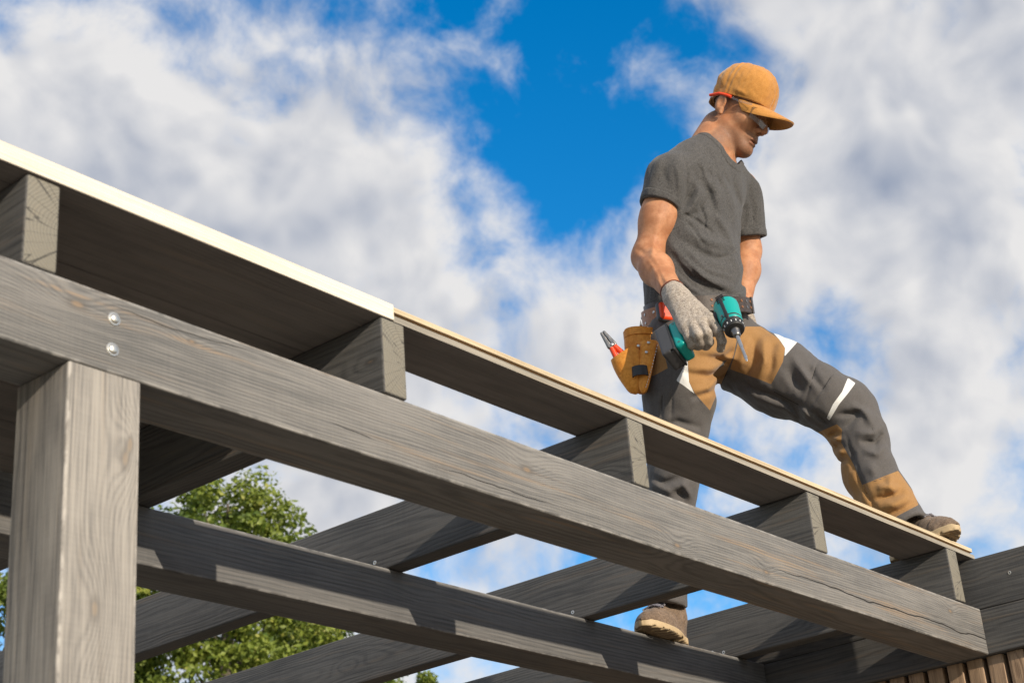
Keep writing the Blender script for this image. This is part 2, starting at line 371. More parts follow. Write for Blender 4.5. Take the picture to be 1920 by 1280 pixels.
# ------------------------------------------------------------------ trees behind the pergola
m_leaf, t = new_mat('oak_leaves')
at = t.attr('tint'); f = at['Fac']
lc = t.mix(f, c4((.07, .12, .018)), c4((.29, .34, .055)))
lc = t.mix(t.ramp(f, .86, 1.), lc, c4((.36, .37, .08)))
t.put(t.b.inputs['Base Color'], lc); t.b.inputs['Roughness'].default_value = .5; t.b.inputs['Specular IOR Level'].default_value = .4
tr = t.node('ShaderNodeBsdfTranslucent'); t.put(tr.inputs['Color'], t.mix(.5, lc, c4((.20, .26, .03))))
ms = t.node('ShaderNodeMixShader'); ms.inputs[0].default_value = .32
t.l.new(t.b.outputs[0], ms.inputs[1]); t.l.new(tr.outputs[0], ms.inputs[2]); t.l.new(ms.outputs[0], t.out.inputs[0])
m_bark, t = new_mat('oak_bark'); P = t.node('ShaderNodeTexCoord').outputs['Object']
nb_ = t.noise(t.mapping(P, (6, 6, 1.2)), 1.0, 5, .6)
t.put(t.b.inputs['Base Color'], t.mix(nb_, c4((.05, .04, .03)), c4((.16, .13, .10)))); t.b.inputs['Roughness'].default_value = .9
bump(t, nb_, .8, .05)

def tube(bm, pts, rads, n=8, cap=True):
    rings = []
    pts = [Vector(p) for p in pts]
    for i, (p, r) in enumerate(zip(pts, rads)):
        d = (pts[min(i+1, len(pts)-1)]-pts[max(i-1, 0)]).normalized()
        a = d.orthogonal().normalized() if i == 0 else (pa - d*pa.dot(d)).normalized()
        pa = a; b = d.cross(a)
        rings.append([bm.verts.new(p+(a*math.cos(2*math.pi*k/n)+b*math.sin(2*math.pi*k/n))*r) for k in range(n)])
    for u, v in zip(rings, rings[1:]):
        for k in range(n): bm.faces.new((u[k], u[(k+1) % n], v[(k+1) % n], v[k]))
    if cap: bm.faces.new(rings[0][::-1]); bm.faces.new(rings[-1])
def tree(dist, px, py_top, crown_r, crown_h, label, seed, nclump=150, per=240, leaf=.15, shape=1.):
    rs = np.random.RandomState(seed)
    d = pdir(px, py_top); hd = math.hypot(d[0], d[1]); s = dist/hd
    top = CAMP + d*s; base = np.array([top[0], top[1], 0.]); H = top[2]
    root = empty('broadleaf_tree', base); tag(root, label, 'tree', 'trees behind the pergola')
    c = np.array([0, 0, H-crown_h/2-.15])
    # clump centres: uneven shell, wider low down
    cl = []
    while len(cl) < nclump:
        v = rs.normal(size=3); v /= np.linalg.norm(v); r = rs.uniform(.35, 1)**.5
        z = v[2]*r; wid = (1-.38*shape*z)
        lump = 1+.16*math.sin(3*math.atan2(v[1], v[0])+seed)+.10*math.sin(5*v[2]+seed*2)
        cl.append(c+np.array([v[0]*r*crown_r*wid*lump, v[1]*r*crown_r*wid*lump, z*crown_h/2]))
    cl = np.array(cl)
    bm = bmesh.new()
    tube(bm, [(0, 0, -.2), (.05, 0, H*.2), (-.08, .06, H*.45), (0, 0, H*.7), (.03, 0, H*.93)], [H*.028, H*.022, H*.016, H*.010, H*.002], 10)
    for i in range(0, nclump, 3):
        e = cl[i]; z0 = max(H*.2, e[2]-.35*math.hypot(e[0], e[1])-.6*rs.rand()); z0 = min(z0, H*.85)
        mid = np.array([e[0]*.5, e[1]*.5, z0+(e[2]-z0)*.35])+rs.normal(size=3)*.12
        r0 = max(.02, H*.006*(1-z0/H)+.015)
        tube(bm, [(0, 0, z0), tuple(mid), tuple(e)], [r0, r0*.6, .008], 5)
    link('trunk', bm_mesh(bm, 'trunk', 60), m_bark, root, Matrix.Translation(base))
    n = nclump*per
    ci = rs.randint(0, nclump, n); cr = rs.uniform(.28, .62, nclump)*crown_r*.30
    v = rs.normal(size=(n, 3)); v /= np.linalg.norm(v, axis=1)[:, None]
    pos = cl[ci]+v*(cr[ci]*rs.uniform(.2, 1, n)**.6)[:, None]*np.array([1.15, 1.15, .8])
    nr = v*.6+rs.normal(size=(n, 3))*.6+np.array([0, 0, .5]); nr /= np.linalg.norm(nr, axis=1)[:, None]
    a = np.cross(nr, rs.normal(size=(n, 3))); a /= np.linalg.norm(a, axis=1)[:, None]; b = np.cross(nr, a)
    sz = leaf*rs.uniform(.55, 1.15, n)[:, None]
    quad = np.stack([pos-a*sz*.5, pos+b*sz*.3+nr*sz*.06, pos+a*sz*.5, pos-b*sz*.3+nr*sz*.06], 1)
    me = bpy.data.meshes.new('crown'); me.from_pydata(quad.reshape(-1, 3).tolist(), [], np.arange(n*4).reshape(-1, 4).tolist())
    ctint = rs.uniform(.15, .8, nclump); tint = np.clip(ctint[ci]+rs.normal(size=n)*.2, 0, 1)
    at = me.attributes.new('tint', 'FLOAT', 'POINT'); at.data.foreach_set('value', np.repeat(tint, 4).astype(np.float32))
    link('crown', me, m_leaf, root, Matrix.Translation(base))
tree(38, 425, 862, 3.3, 11.5, 'tall green oak with rounded crown seen through the joist bay', 3, 290, 260, .17, .85)
tree(36, 60, 985, 3.2, 7.5, 'green tree standing behind the bleached post', 5, 130, 200, .17)
tree(44, 585, 1120, 3.0, 6.5, 'bushy lower tree crowding against the tall oak', 8, 170, 240, .17)
tree(48, 808, 1252, 1.9, 6.0, 'small leafy tree whose tip shows between the lowest joists', 11, 70, 200, .17)
tree(60, 1332, 1134, 1.3, 5.0, 'distant tree with a twin tip just above the far joist', 15, 50, 160, .17)

# ------------------------------------------------------------------ solid modelling by distance fields (people, clothes, gloves, boots)
Q0 = 3.40
def MP(x, y, q=0.):
    """pixel -> point on the upright plane through the man, q metres behind it"""
    d = pray(x, y); return CAMP + d*((Q0+q-CAMP@HV)/(d@HV))
UPV = np.array([0, 0, 1.])
class Field:
    def __init__(s, lo, hi, h):
        s.h = h; s.lo = np.array(lo, float); n = np.ceil((np.array(hi)-s.lo)/h).astype(int)+1; s.n = n
        g = np.meshgrid(*[s.lo[i]+h*np.arange(n[i]) for i in range(3)], indexing='ij')
        s.P = np.stack([a.ravel() for a in g], 1).astype(np.float32); s.d = np.full(len(s.P), 9., np.float32)
def solid(fun, lo, hi, h, relax=1, margin=1.9):
    """evaluate fun only near its surface: a coarse pass first, then the fine grid where it matters"""
    F = Field.__new__(Field); F.h = h; F.lo = np.array(lo, float); k = 5
    nc = np.ceil((np.array(hi)-F.lo)/(h*k)).astype(int)+1; F.n = (nc-1)*k+1
    g = np.meshgrid(*[F.lo[i]+h*k*np.arange(nc[i]) for i in range(3)], indexing='ij')
    dc = fun(np.stack([a.ravel() for a in g], 1).astype(np.float32)).reshape(nc)
    D = np.repeat(np.repeat(np.repeat(dc, k, 0), k, 1), k, 2)[k//2:, k//2:, k//2:][:F.n[0], :F.n[1], :F.n[2]]
    D = np.pad(D, [(0, F.n[i]-D.shape[i]) for i in range(3)], mode='edge').astype(np.float32)
    ix = np.argwhere(np.abs(D) < margin*k*h)
    P = (F.lo+h*ix).astype(np.float32)
    D[ix[:, 0], ix[:, 1], ix[:, 2]] = fun(P); F.d = D.ravel()
    return surf(F, '', relax)
def rcone(P, a, b, r1, r2):
    a = np.asarray(a, np.float32); b = np.asarray(b, np.float32); ba = b-a; l2 = float(ba@ba)+1e-12; rr = r1-r2; a2 = l2-rr*rr
    if a2 <= 0: a2 = 1e-9
    il2 = 1/l2; pa = P-a; y = pa@ba; z = y-l2
    x2 = ((pa*l2-y[:, None]*ba[None])**2).sum(1); y2 = y*y*l2; z2 = z*z*l2
    k = np.sign(rr)*rr*rr*x2
    out = (np.sqrt(np.maximum(x2*a2*il2, 0))+y*rr)*il2-r1
    c1 = np.sign(z)*a2*z2 > k; out = np.where(c1, np.sqrt(x2+z2)*il2-r2, out)
    c2 = (~c1) & (np.sign(y)*a2*y2 < k); out = np.where(c2, np.sqrt(x2+y2)*il2-r1, out)
    return out
def ell(P, c, rad3, ax=None):
    p = P-np.asarray(c, np.float32)
    if ax is not None: p = p@np.asarray(ax, np.float32).T
    r = np.asarray(rad3, np.float32); k0 = np.sqrt(((p/r)**2).sum(1)); k1 = np.sqrt(((p/r**2)**2).sum(1))+1e-9
    return k0*(k0-1)/k1
def rbox(P, c, half, rnd, ax=None):
    p = P-np.asarray(c, np.float32)
    if ax is not None: p = p@np.asarray(ax, np.float32).T
    q = np.abs(p)-(np.asarray(half, np.float32)-rnd)
    return np.sqrt((np.maximum(q, 0)**2).sum(1))+np.minimum(q.max(1), 0)-rnd
def smin(a, b, k):
    h = np.maximum(k-np.abs(a-b), 0)/k; return np.minimum(a, b)-h*h*k*.25
def smax(a, b, k): return -smin(-a, -b, k)
def chain(P, pts, k=.02):
    d = None
    for (a, ra), (b, rb) in zip(pts, pts[1:]):
        e = rcone(P, a, b, ra, rb); d = e if d is None else smin(d, e, k)
    return d
def loft(P, secs, ax_a, ax_b):
    """secs: (centre, half a, half b) going up; elliptical cross sections across z"""
    zs = np.array([s[0][2] for s in secs]); o = np.argsort(zs); zs = zs[o]
    C = np.array([secs[i][0] for i in o]); A = np.array([secs[i][1] for i in o]); B = np.array([secs[i][2] for i in o])
    z = P[:, 2]; zz = np.clip(z, zs[0], zs[-1])
    def it(v):                                   # smooth interpolation
        i = np.clip(np.searchsorted(zs, zz)-1, 0, len(zs)-2); u = (zz-zs[i])/(zs[i+1]-zs[i])
        m = np.gradient(v, zs); h = zs[i+1]-zs[i]
        return ((1+2*u)*(1-u)**2)*v[i]+u*(1-u)**2*h*m[i]+u*u*(3-2*u)*v[i+1]+u*u*(u-1)*h*m[i+1]
    cx, cy, a, b = it(C[:, 0]), it(C[:, 1]), it(A), it(B)
    dx = P[:, 0]-cx; dy = P[:, 1]-cy
    u = dx*ax_a[0]+dy*ax_a[1]; v = dx*ax_b[0]+dy*ax_b[1]
    k0 = np.sqrt((u/a)**2+(v/b)**2)+1e-9; k1 = np.sqrt((u/a**2)**2+(v/b**2)**2)+1e-9
    d = k0*(k0-1)/k1
    dz = np.maximum(np.maximum(zs[0]-z, z-zs[-1]), -1.)
    return np.where(dz > 0, np.sqrt(np.maximum(d, 0)**2+np.maximum(dz, 0)**2), d)
def segdist(xy, pts):
    best = None
    for a, b in zip(pts, pts[1:]):
        a = np.array(a, np.float32); ba = np.array(b, np.float32)-a; pa = xy-a
        t_ = np.clip((pa@ba)/(ba@ba+1e-9), 0, 1); d = np.sqrt(((pa-t_[:, None]*ba)**2).sum(1))
        best = d if best is None else np.minimum(best, d)
    return best
FOLD = 1.0
def folds(P, d, strokes, band=.03):
    """ridges (+) and creases (-) of cloth; strokes: amplitude mm, width px, polyline px"""
    m = np.abs(d) < band; xy = pix(P[m]).astype(np.float32); o = np.zeros(m.sum(), np.float32)
    for amp, w, pts in strokes:
        s = segdist(xy, pts); L = np.array(pts[-1], np.float32)-np.array(pts[0], np.float32); Ln = np.linalg.norm(L)+1e-6
        tt = np.clip(((xy-np.array(pts[0], np.float32))@(L/Ln))/Ln, -.3, 1.3); tap = np.clip(1.15-np.abs(tt-.5)*1.5, .15, 1)
        o += FOLD*amp*.001*tap*np.exp(-(s/w)**2)
    d[m] -= o
    return d
RSN = np.random.RandomState(3)
_nw = [(RSN.normal(size=3), RSN.uniform(0, 6.28)) for _ in range(24)]
def snoise(P, sc, aniso=(1, 1, 1)):
    p = P*np.asarray(aniso, np.float32)*sc; o = np.zeros(len(P), np.float32)
    for i, (w, ph) in enumerate(_nw[:12]):
        o += np.sin(p@w.astype(np.float32)*(1+.12*i)+ph+1.3*np.sin(p@_nw[i+12][0].astype(np.float32)*.6+_nw[i+12][1]))
    return o/4.9
def surf(F, name, relax=2):
    """surface nets on the field's zero level"""
    n = F.n; D = F.d.reshape(n); ins = D < 0
    c = np.zeros(n-1, np.int8)
    for i in (0, 1):
        for j in (0, 1):
            for k in (0, 1): c += ins[i:n[0]-1+i, j:n[1]-1+j, k:n[2]-1+k]
    act = (c > 0) & (c < 8); idx = -np.ones(n-1, np.int64); ijk = np.argwhere(act); idx[act] = np.arange(len(ijk))
    acc = np.zeros((len(ijk), 3)); cnt = np.zeros(len(ijk))
    I, J, K = ijk.T
    off = [(0, 0, 0), (1, 0, 0), (0, 1, 0), (1, 1, 0), (0, 0, 1), (1, 0, 1), (0, 1, 1), (1, 1, 1)]
    for a in range(8):
        for b in range(a+1, 8):
            oa, ob = np.array(off[a]), np.array(off[b])
            if np.abs(oa-ob).sum() != 1: continue
            da = D[I+oa[0], J+oa[1], K+oa[2]]; db = D[I+ob[0], J+ob[1], K+ob[2]]
            m = (da < 0) != (db < 0); tt = np.where(m, da/(da-db+1e-12), 0)
            acc += np.where(m[:, None], oa+(ob-oa)*tt[:, None], 0); cnt += m
    V = F.lo+F.h*(ijk+acc/cnt[:, None]); quads = []
    for ax in range(3):
        sl0 = [slice(1, -1)]*3; sl0[ax] = slice(0, -1); sl1 = list(sl0); sl1[ax] = slice(1, None)
        A, B = ins[tuple(sl0)], ins[tuple(sl1)]
        o1, o2 = [(1, 2), (2, 0), (0, 1)][ax]
        for flip, msk in ((0, A & ~B), (1, ~A & B)):
            e = np.argwhere(msk)
            if not len(e): continue
            base = e.copy(); base[:, o1] += 1; base[:, o2] += 1
            def cell(d1, d2):
                q = base.copy(); q[:, o1] += d1; q[:, o2] += d2; return idx[q[:, 0], q[:, 1], q[:, 2]]
            q = np.stack([cell(-1, -1), cell(0, -1), cell(0, 0), cell(-1, 0)], 1)
            quads.append(q[:, ::-1] if flip else q)
    Q = np.concatenate(quads); Q = Q[(Q >= 0).all(1)]
    for _ in range(relax):                         # light smoothing
        s = np.zeros_like(V); k = np.zeros(len(V))
        for a, b in ((0, 1), (1, 2), (2, 3), (3, 0)):
            np.add.at(s, Q[:, a], V[Q[:, b]]); np.add.at(s, Q[:, b], V[Q[:, a]]); np.add.at(k, Q[:, a], 1); np.add.at(k, Q[:, b], 1)
        V = V*.5+.5*s/np.maximum(k, 1)[:, None]
    return V, Q
def vq_mesh(name, V, Q, origin):
    me = bpy.data.meshes.new(name); V = V-np.asarray(origin)
    me.from_pydata(V.tolist(), [], Q.tolist()); me.update(); smooth(me); return me
def cut_panels(V, Q, fields):
    """split a quad surface along the zero lines of fields(vertices); returns panel id per face, later fields on top"""
    T = np.concatenate([Q[:, [0, 1, 2]], Q[:, [0, 2, 3]]]); lab = np.zeros(len(T), int)
    for fi, fun in enumerate(fields):
        f = fun(V); f = np.where(np.abs(f) < 1e-4, 1e-4, f)
        s = f[T] < 0; ns = s.sum(1)
        keep = (ns == 0) | (ns == 3); newT = [T[keep]]; newL = [np.where(s[keep].all(1), fi+1, lab[keep])]
        mixed = np.where(~keep)[0]; edge = {}; addV = []
        def ev(a, b):
            k = (min(a, b), max(a, b))
            if k not in edge:
                w = f[a]/(f[a]-f[b]); edge[k] = len(V)+len(addV); addV.append(V[a]+(V[b]-V[a])*w)
            return edge[k]
        tt, ll = [], []
        for i in mixed:
            tri = T[i]; si = s[i]; odd = [j for j in range(3) if si[j] != (si.sum() >= 2)][0]
            a, b, c = tri[odd], tri[(odd+1) % 3], tri[(odd+2) % 3]; ab, ac = ev(a, b), ev(a, c)
            la = fi+1 if s[i][odd] else lab[i]; lo = fi+1 if not s[i][odd] else lab[i]
            tt += [(a, ab, ac), (ab, b, c), (ab, c, ac)]; ll += [la, lo, lo]
        if tt: newT.append(np.array(tt)); newL.append(np.array(ll))
        T = np.concatenate(newT); lab = np.concatenate(newL)
        if addV: V = np.concatenate([V, np.array(addV)])
    return V, T, lab
def poly_field(poly):
    """signed distance (px) to a polygon seen from the camera side, negative inside"""
    poly = np.array(poly, float)
    def fun(V):
        xy = pix(V); d = segdist(xy.astype(np.float32), [tuple(p) for p in poly]+[tuple(poly[0])])
        ins = np.zeros(len(xy), bool); x, y = xy.T
        for (x1, y1), (x2, y2) in zip(poly, np.roll(poly, -1, 0)):
            c = ((y1 > y) != (y2 > y)) & (x < (x2-x1)*(y-y1)/(y2-y1+1e-12)+x1); ins ^= c
        return np.where(ins, -d, d)
    return fun
def submesh(name, V, T, origin, nrm=None):
    u, inv = np.unique(T, return_inverse=True)
    me = bpy.data.meshes.new(name); me.from_pydata((V[u]-np.asarray(origin)).tolist(), [], inv.reshape(-1, 3).tolist()); me.update(); smooth(me)
    if nrm is not None: me.normals_split_custom_set_from_vertices(nrm[u].tolist())
    return me
def vnormals(V, T):
    n = np.cross(V[T[:, 1]]-V[T[:, 0]], V[T[:, 2]]-V[T[:, 0]]); N = np.zeros_like(V)
    for i in range(3): np.add.at(N, T[:, i], n)
    return N/(np.linalg.norm(N, axis=1)[:, None]+1e-12)

# ------------------------------------------------------------------ cloth, skin and leather materials
def fabric(name, c1, c2, scale=900, rough=.85, bumpd=.0006, blot=.0, sheen=.15):
    m, t = new_mat(name); P = t.node('ShaderNodeTexCoord').outputs['Object']
    n1 = t.noise(P, scale, 2, .6); n2 = t.noise(P, scale*.23, 3, .6); n3 = t.noise(P, 9, 3, .6)
    f = t.ramp(t.m('ADD', t.m('MULTIPLY', n1, .65), t.m('MULTIPLY', n2, .35)), .36, .64)
    col = t.mix(f, c4(c1), c4(c2))
    if blot: col = t.mix(t.m('MULTIPLY', t.ramp(n3, .45, .7), blot), col, c4(tuple(.55*a for a in c1)))
    t.put(t.b.inputs['Base Color'], col); t.b.inputs['Roughness'].default_value = rough
    t.b.inputs['Specular IOR Level'].default_value = .2; t.b.inputs['Sheen Weight'].default_value = sheen; t.b.inputs['Sheen Roughness'].default_value = .5
    bump(t, t.m('ADD', n1, t.m('MULTIPLY', t.noise(P, 60, 3, .6), .35)), .5, bumpd)
    return m
def plain(name, col, rough=.5, metal=0., var=.15, scale=80, spec=.5, bumpd=.0003):
    m, t = new_mat(name); P = t.node('ShaderNodeTexCoord').outputs['Object']
    n = t.noise(P, scale, 3, .6)
    t.put(t.b.inputs['Base Color'], t.mix(n, c4(tuple(c*(1-var) for c in col)), c4(tuple(min(1, c*(1+var)) for c in col))))
    t.put(t.b.inputs['Roughness'], t.ramp(n, .3, .7, rough-.06, rough+.06)); t.b.inputs['Metallic'].default_value = metal; t.b.inputs['Specular IOR Level'].default_value = spec
    if bumpd: bump(t, t.noise(P, scale*3, 3, .6), .4, bumpd)
    return m
m_shirt = fabric('heather_jersey', (.034, .033, .033), (.112, .106, .101), 900)
m_tgrey = fabric('grey_canvas', (.078, .071, .068), (.115, .106, .100), 1100, blot=.12)
m_tbrown = fabric('tan_canvas', (.285, .150, .052), (.36, .20, .078), 1100, blot=.12)
m_refl = fabric('reflective_tape', (.62, .62, .60), (.72, .72, .70), 1500, .5)
m_glove = fabric('speckled_knit', (.17, .135, .108), (.53, .465, .39), 640, bumpd=.0010, blot=.25)
m_cuff = fabric('russet_binding', (.12, .035, .018), (.19, .06, .03), 900)
m_cap = fabric('tan_suede', (.43, .185, .035), (.55, .255, .060), 500, .8, blot=.28, sheen=.3)
m_capd = fabric('cap_lining', (.10, .045, .012), (.14, .065, .02), 700)
m_boot = fabric('brown_nubuck', (.135, .092, .060), (.245, .172, .118), 230, .7, blot=.45)
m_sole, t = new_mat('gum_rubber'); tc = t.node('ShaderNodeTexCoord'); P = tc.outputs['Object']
n = t.noise(P, 70, 4, .6); nz = t.sep(tc.outputs['Normal'])[2]                     # downward faces take a darker, mottled tread colour
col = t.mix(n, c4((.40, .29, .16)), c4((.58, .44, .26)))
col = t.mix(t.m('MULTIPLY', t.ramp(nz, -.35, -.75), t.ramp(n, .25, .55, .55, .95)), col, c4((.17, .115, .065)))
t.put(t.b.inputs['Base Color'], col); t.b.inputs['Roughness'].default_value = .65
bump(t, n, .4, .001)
m_lace = fabric('flecked_lace', (.02, .02, .03), (.30, .28, .30), 260)
m_leather = fabric('tan_leather', (.62, .225, .028), (.78, .33, .055), 120, .5, bumpd=.0008, blot=.3)
m_leath2 = fabric('pale_brown_leather', (.30, .13, .06), (.38, .18, .09), 160, .5, blot=.2)
m_belt = fabric('dark_brown_leather', (.030, .021, .016), (.060, .043, .033), 150, .45, bumpd=.0006)
m_teal = plain('teal_plastic', (.0, .33, .295), .38, var=.08, scale=200)
m_blk = plain('black_rubber', (.018, .018, .019), .55, var=.3, scale=150)
m_dkgrey = plain('dark_grey_plastic', (.055, .055, .058), .5, var=.25, scale=120)
m_steel = plain('brushed_steel', (.55, .54, .52), .32, 1., .1, 120)
m_dsteel = plain('dark_steel', (.22, .21, .20), .38, 1., .15, 120)
m_red = plain('orange_red_plastic', (.80, .065, .012), .35, var=.08)
m_white = plain('white_print', (.75, .75, .72), .5, var=.04)
m_skin, t = new_mat('skin'); P = t.node('ShaderNodeTexCoord').outputs['Object']
n = t.noise(P, 28, 4, .6); n2 = t.noise(P, 260, 3, .6)
col = t.mix(t.ramp(n, .35, .68), c4((.39, .165, .075)), c4((.53, .255, .130)))
col = t.mix(t.m('MULTIPLY', t.ramp(n2, .45, .7), .22), col, c4((.34, .15, .085)))
stub = t.attr('stubble')['Fac']; lip = t.attr('lip')['Fac']
sp = t.ramp(t.noise(P, 900, 2, .6), .40, .60)
col = t.mix(t.m('MULTIPLY', stub, t.m('ADD', .45, t.m('MULTIPLY', sp, .5))), col, c4((.085, .062, .050)))
col = t.mix(t.m('MULTIPLY', lip, .7), col, c4((.16, .06, .042)))
t.put(t.b.inputs['Base Color'], col); t.put(t.b.inputs['Roughness'], t.ramp(n2, .3, .7, .48, .66)); t.b.inputs['Specular IOR Level'].default_value = .35
t.b.inputs['Subsurface Weight'].default_value = .12; t.b.inputs['Subsurface Radius'].default_value = (.012, .005, .003); t.b.inputs['Subsurface Scale'].default_value = 1.
bump(t, t.m('ADD', n2, t.m('MULTIPLY', t.noise(P, 700, 2), .7)), .5, .0010)

# ------------------------------------------------------------------ the worker
foot_r = pplane(1243, 1190, 2, ZT); foot_l = pplane(1745, 1000, 2, ZJ+TB)
MAN = Vector(foot_r); man = empty('person', MAN)
tag(man, 'man in orange cap, grey shirt and work trousers stepping across the pergola joists', 'person')
ORG = np.array(MAN)
TH = rad(39); FD = math.cos(TH)*HR-math.sin(TH)*HV; RR = np.cross(FD, UPV)       # facing, his right
# --- head frame
yaw, pit, rol, HS = .4324, .5772, .0911, 1.0288
fw0 = math.cos(yaw)*HR-math.sin(yaw)*HV; hx = math.cos(pit)*fw0-math.sin(pit)*UPV
hr = np.cross(fw0, UPV); hu = np.cross(hr, hx); hl = -hr
HL = math.cos(rol)*hl+math.sin(rol)*hu; HU = -math.sin(rol)*hl+math.cos(rol)*hu; HX = hx
HO = MP(1374.5, 213, 0.)
HAX = np.stack([HX, HL, HU])
def hp(x, y, z): return HO+HS*(x*HX+y*HL+z*HU)
def hloc(P): return ((P-HO.astype(np.float32))@HAX.T.astype(np.float32))/HS
def box_of(pts, pad): pts = np.array(pts); return pts.min(0)-pad, pts.max(0)+pad

# arm joints
SH_R, EL_R, WR_R = MP(1255, 333, -.15), MP(1214, 482, -.13), MP(1268, 556, -.27)
SH_L, EL_L, WR_L = MP(1386, 354, .14), MP(1400, 470, .20), MP(1388, 585, .14)
NK = MP(1340, 258, .01)
def head_field(L):
    d = ell(L, (.012, 0, .052), (.083, .073, .084))
    d = smin(d, ell(L, (.040, 0, -.018), (.056, .060, .088)), .03)
    for s in (-1, 1):
        d = smin(d, rcone(L, (.010, s*.049, -.048), (.072, s*.015, -.094), .020, .019), .026)
        d = smin(d, ell(L, (.064, s*.040, -.018), (.026, .022, .022)), .02)
    d = smin(d, ell(L, (.082, 0, -.098), (.015, .019, .014)), .026)
    d = smin(d, rcone(L, (-.005, 0, -.058), (.060, 0, -.086), .040, .022), .025)
    d = smin(d, rcone(L, (.088, -.030, .026), (.088, .030, .026), .011, .011), .016)
    for s in (-1, 1): d = smax(d, -ell(L, (.100, s*.031, .004), (.017, .017, .012)), .012)
    for s in (-1, 1): d = smin(d, ell(L, (.077, s*.031, .003), (.0145, .015, .0125)), .004)
    nose = rcone(L, (.095, 0, .016), (.118, 0, -.030), .0075, .0105)
    for s in (-1, 1): nose = smin(nose, ell(L, (.105, s*.0125, -.035), (.0105, .0075, .0075)), .006)
    d = smin(d, nose, .010)
    for s in (-1, 1): d = smax(d, -ell(L, (.110, s*.0065, -.0445), (.006, .0035, .0045)), .003)
    d = smin(d, ell(L, (.086, 0, -.060), (.020, .026, .018)), .012)
    d = smin(d, ell(L, (.0985, 0, -.0655), (.0075, .021, .0050)), .004)
    d = smin(d, ell(L, (.0965, 0, -.0765), (.0075, .019, .0058)), .004)
    d = smax(d, -ell(L, (.107, 0, -.0708), (.012, .024, .0014)), .0025)
    for s in (-1, 1):                                        # ears
        e = ell(L, (-.006, s*.0805, .000), (.0165, .0072, .0290), None)
        e = smax(e, -ell(L, (-.003, s*.0885, .002), (.0100, .0065, .0195)), .004)
        e = smin(e, rcone(L, (.002, s*.077, -.020), (.004, s*.079, -.029), .0075, .0065), .006)
        d = smin(d, e, .005)
    return d
def arm_chain(P, S_, E_, W_, sc=1.):
    d = rcone(P, S_, S_*.45+E_*.55, .054*sc, .0485*sc)
    ua = E_-S_; fa = W_-E_
    d = smin(d, rcone(P, S_*.5+E_*.5, E_, .0475*sc, .0395*sc), .03)
    d = smin(d, rcone(P, E_, E_+fa*.32, .0405*sc, .0425*sc), .03)
    d = smin(d, rcone(P, E_+fa*.32, W_, .0425*sc, .0265*sc), .03)
    return d
# body: head, neck, arms and the trunk and legs under the clothes, one skin
HIP_R, KN_R, AN_R = MP(1275, 660, -.07), MP(1266, 872, -.01), MP(1250, 1128, .045)
HIP_L, KN_L, AN_L = MP(1372, 655, .10), MP(1588, 768, -.02), MP(1704, 985, -.115)
def body_field(P, fine=True):
    d = loft(P, [(MP(1310, 640, .01), .13, .09), (MP(1306, 540, .01), .14, .10), (MP(1298, 420, 0), .15, .10), (MP(1312, 340, 0), .16, .085), (MP(1325, 298, 0), .10, .06)], RR, FD)
    nb = hp(-.022, 0, -.055)
    d = smin(d, rcone(P, NK*.55+MP(1325, 300, .0)*.45, nb, .066, .058), .03)
    d = smin(d, rcone(P, MP(1335, 285, .0), hp(.018, 0, -.060), .048, .045), .02)
    d = smin(d, rcone(P, SH_R, MP(1326, 300, 0), .044, .048), .04); d = smin(d, rcone(P, SH_L, MP(1338, 306, 0), .040, .042), .04)
    for A in ((SH_R, EL_R, WR_R), (SH_L, EL_L, WR_L)): d = smin(d, arm_chain(P, *A), .035)
    return d
fl, fh = box_of([hp(.14, 0, -.13), hp(-.11, 0, .16), SH_R, EL_R, WR_R, SH_L, EL_L, WR_L, MP(1310, 640, .01)], .13)
SINEW = [(3.0, 5, [(1228, 450), (1222, 478), (1232, 492)]), (2.2, 3.0, [(1216, 488), (1232, 512), (1240, 540), (1252, 556)]), (2.0, 3., [(1236, 505), (1250, 528), (1268, 545)]),
    (-2.5, 5, [(1195, 468), (1210, 476), (1222, 474)]), (2.0, 2.6, [(1240, 540), (1228, 520), (1226, 508)]), (2.5, 8, [(1238, 405), (1225, 450)]), (-1.5, 6, [(1255, 410), (1243, 452)]),
    (2.2, 4, [(1318, 262), (1345, 300)]), (-1.5, 4, [(1330, 258), (1352, 296)])]
def skin_fun(P):
    d = body_field(P); lp = hloc(P); near = (np.abs(lp) < .24).all(1)
    d[near] = smin(d[near], head_field(lp[near])*HS, .012)
    global FOLD
    FOLD = 1.5; d = folds(P, d, SINEW, .02); FOLD = 1.
    return d
V, Q = solid(skin_fun, fl, fh, .0032)
F2 = Field.__new__(Field); blo, bhi = box_of([hp(.145, -.10, -.14), hp(-.12, .10, .17), hp(.145, .10, .17), hp(-.12, -.10, -.14)], .005)
V2, Q2 = solid(skin_fun, blo, bhi, .0021)
# one continuous mesh: keep the fine cells inside the head box, the coarse ones outside it
lo2, hi2 = V2.min(0), V2.max(0); cutb = V2[:, 2] < blo[2]+.01
inb = ((V > blo+.006) & (V < bhi-.002)).all(1); Qa = Q[~inb[Q].any(1)]
Vb = np.concatenate([V, V2]); Qb = np.concatenate([Qa, Q2+len(V)])
u, inv = np.unique(Qb, return_inverse=True); Vb = Vb[u]; Qb = inv.reshape(-1, 4)
body = link('body', vq_mesh('body', Vb, Qb, ORG), m_skin, man, Matrix.Translation(MAN))
L = hloc(Vb.astype(np.float32))
ss = lambda v, a, b: np.clip((v-a)/(b-a), 0, 1)**2*(3-2*np.clip((v-a)/(b-a), 0, 1))
inh = (np.abs(L) < .16).all(1)
beard = ss(L[:, 2], -.042, -.072)*ss(L[:, 0], .000, .020)*(1-.0*L[:, 0]); beard = np.maximum(beard, ss(-np.abs(L[:, 2]+.055), -.012, -.006)*ss(L[:, 0], .07, .09)*.9)
beard *= ss(L[:, 2], -.135, -.112)
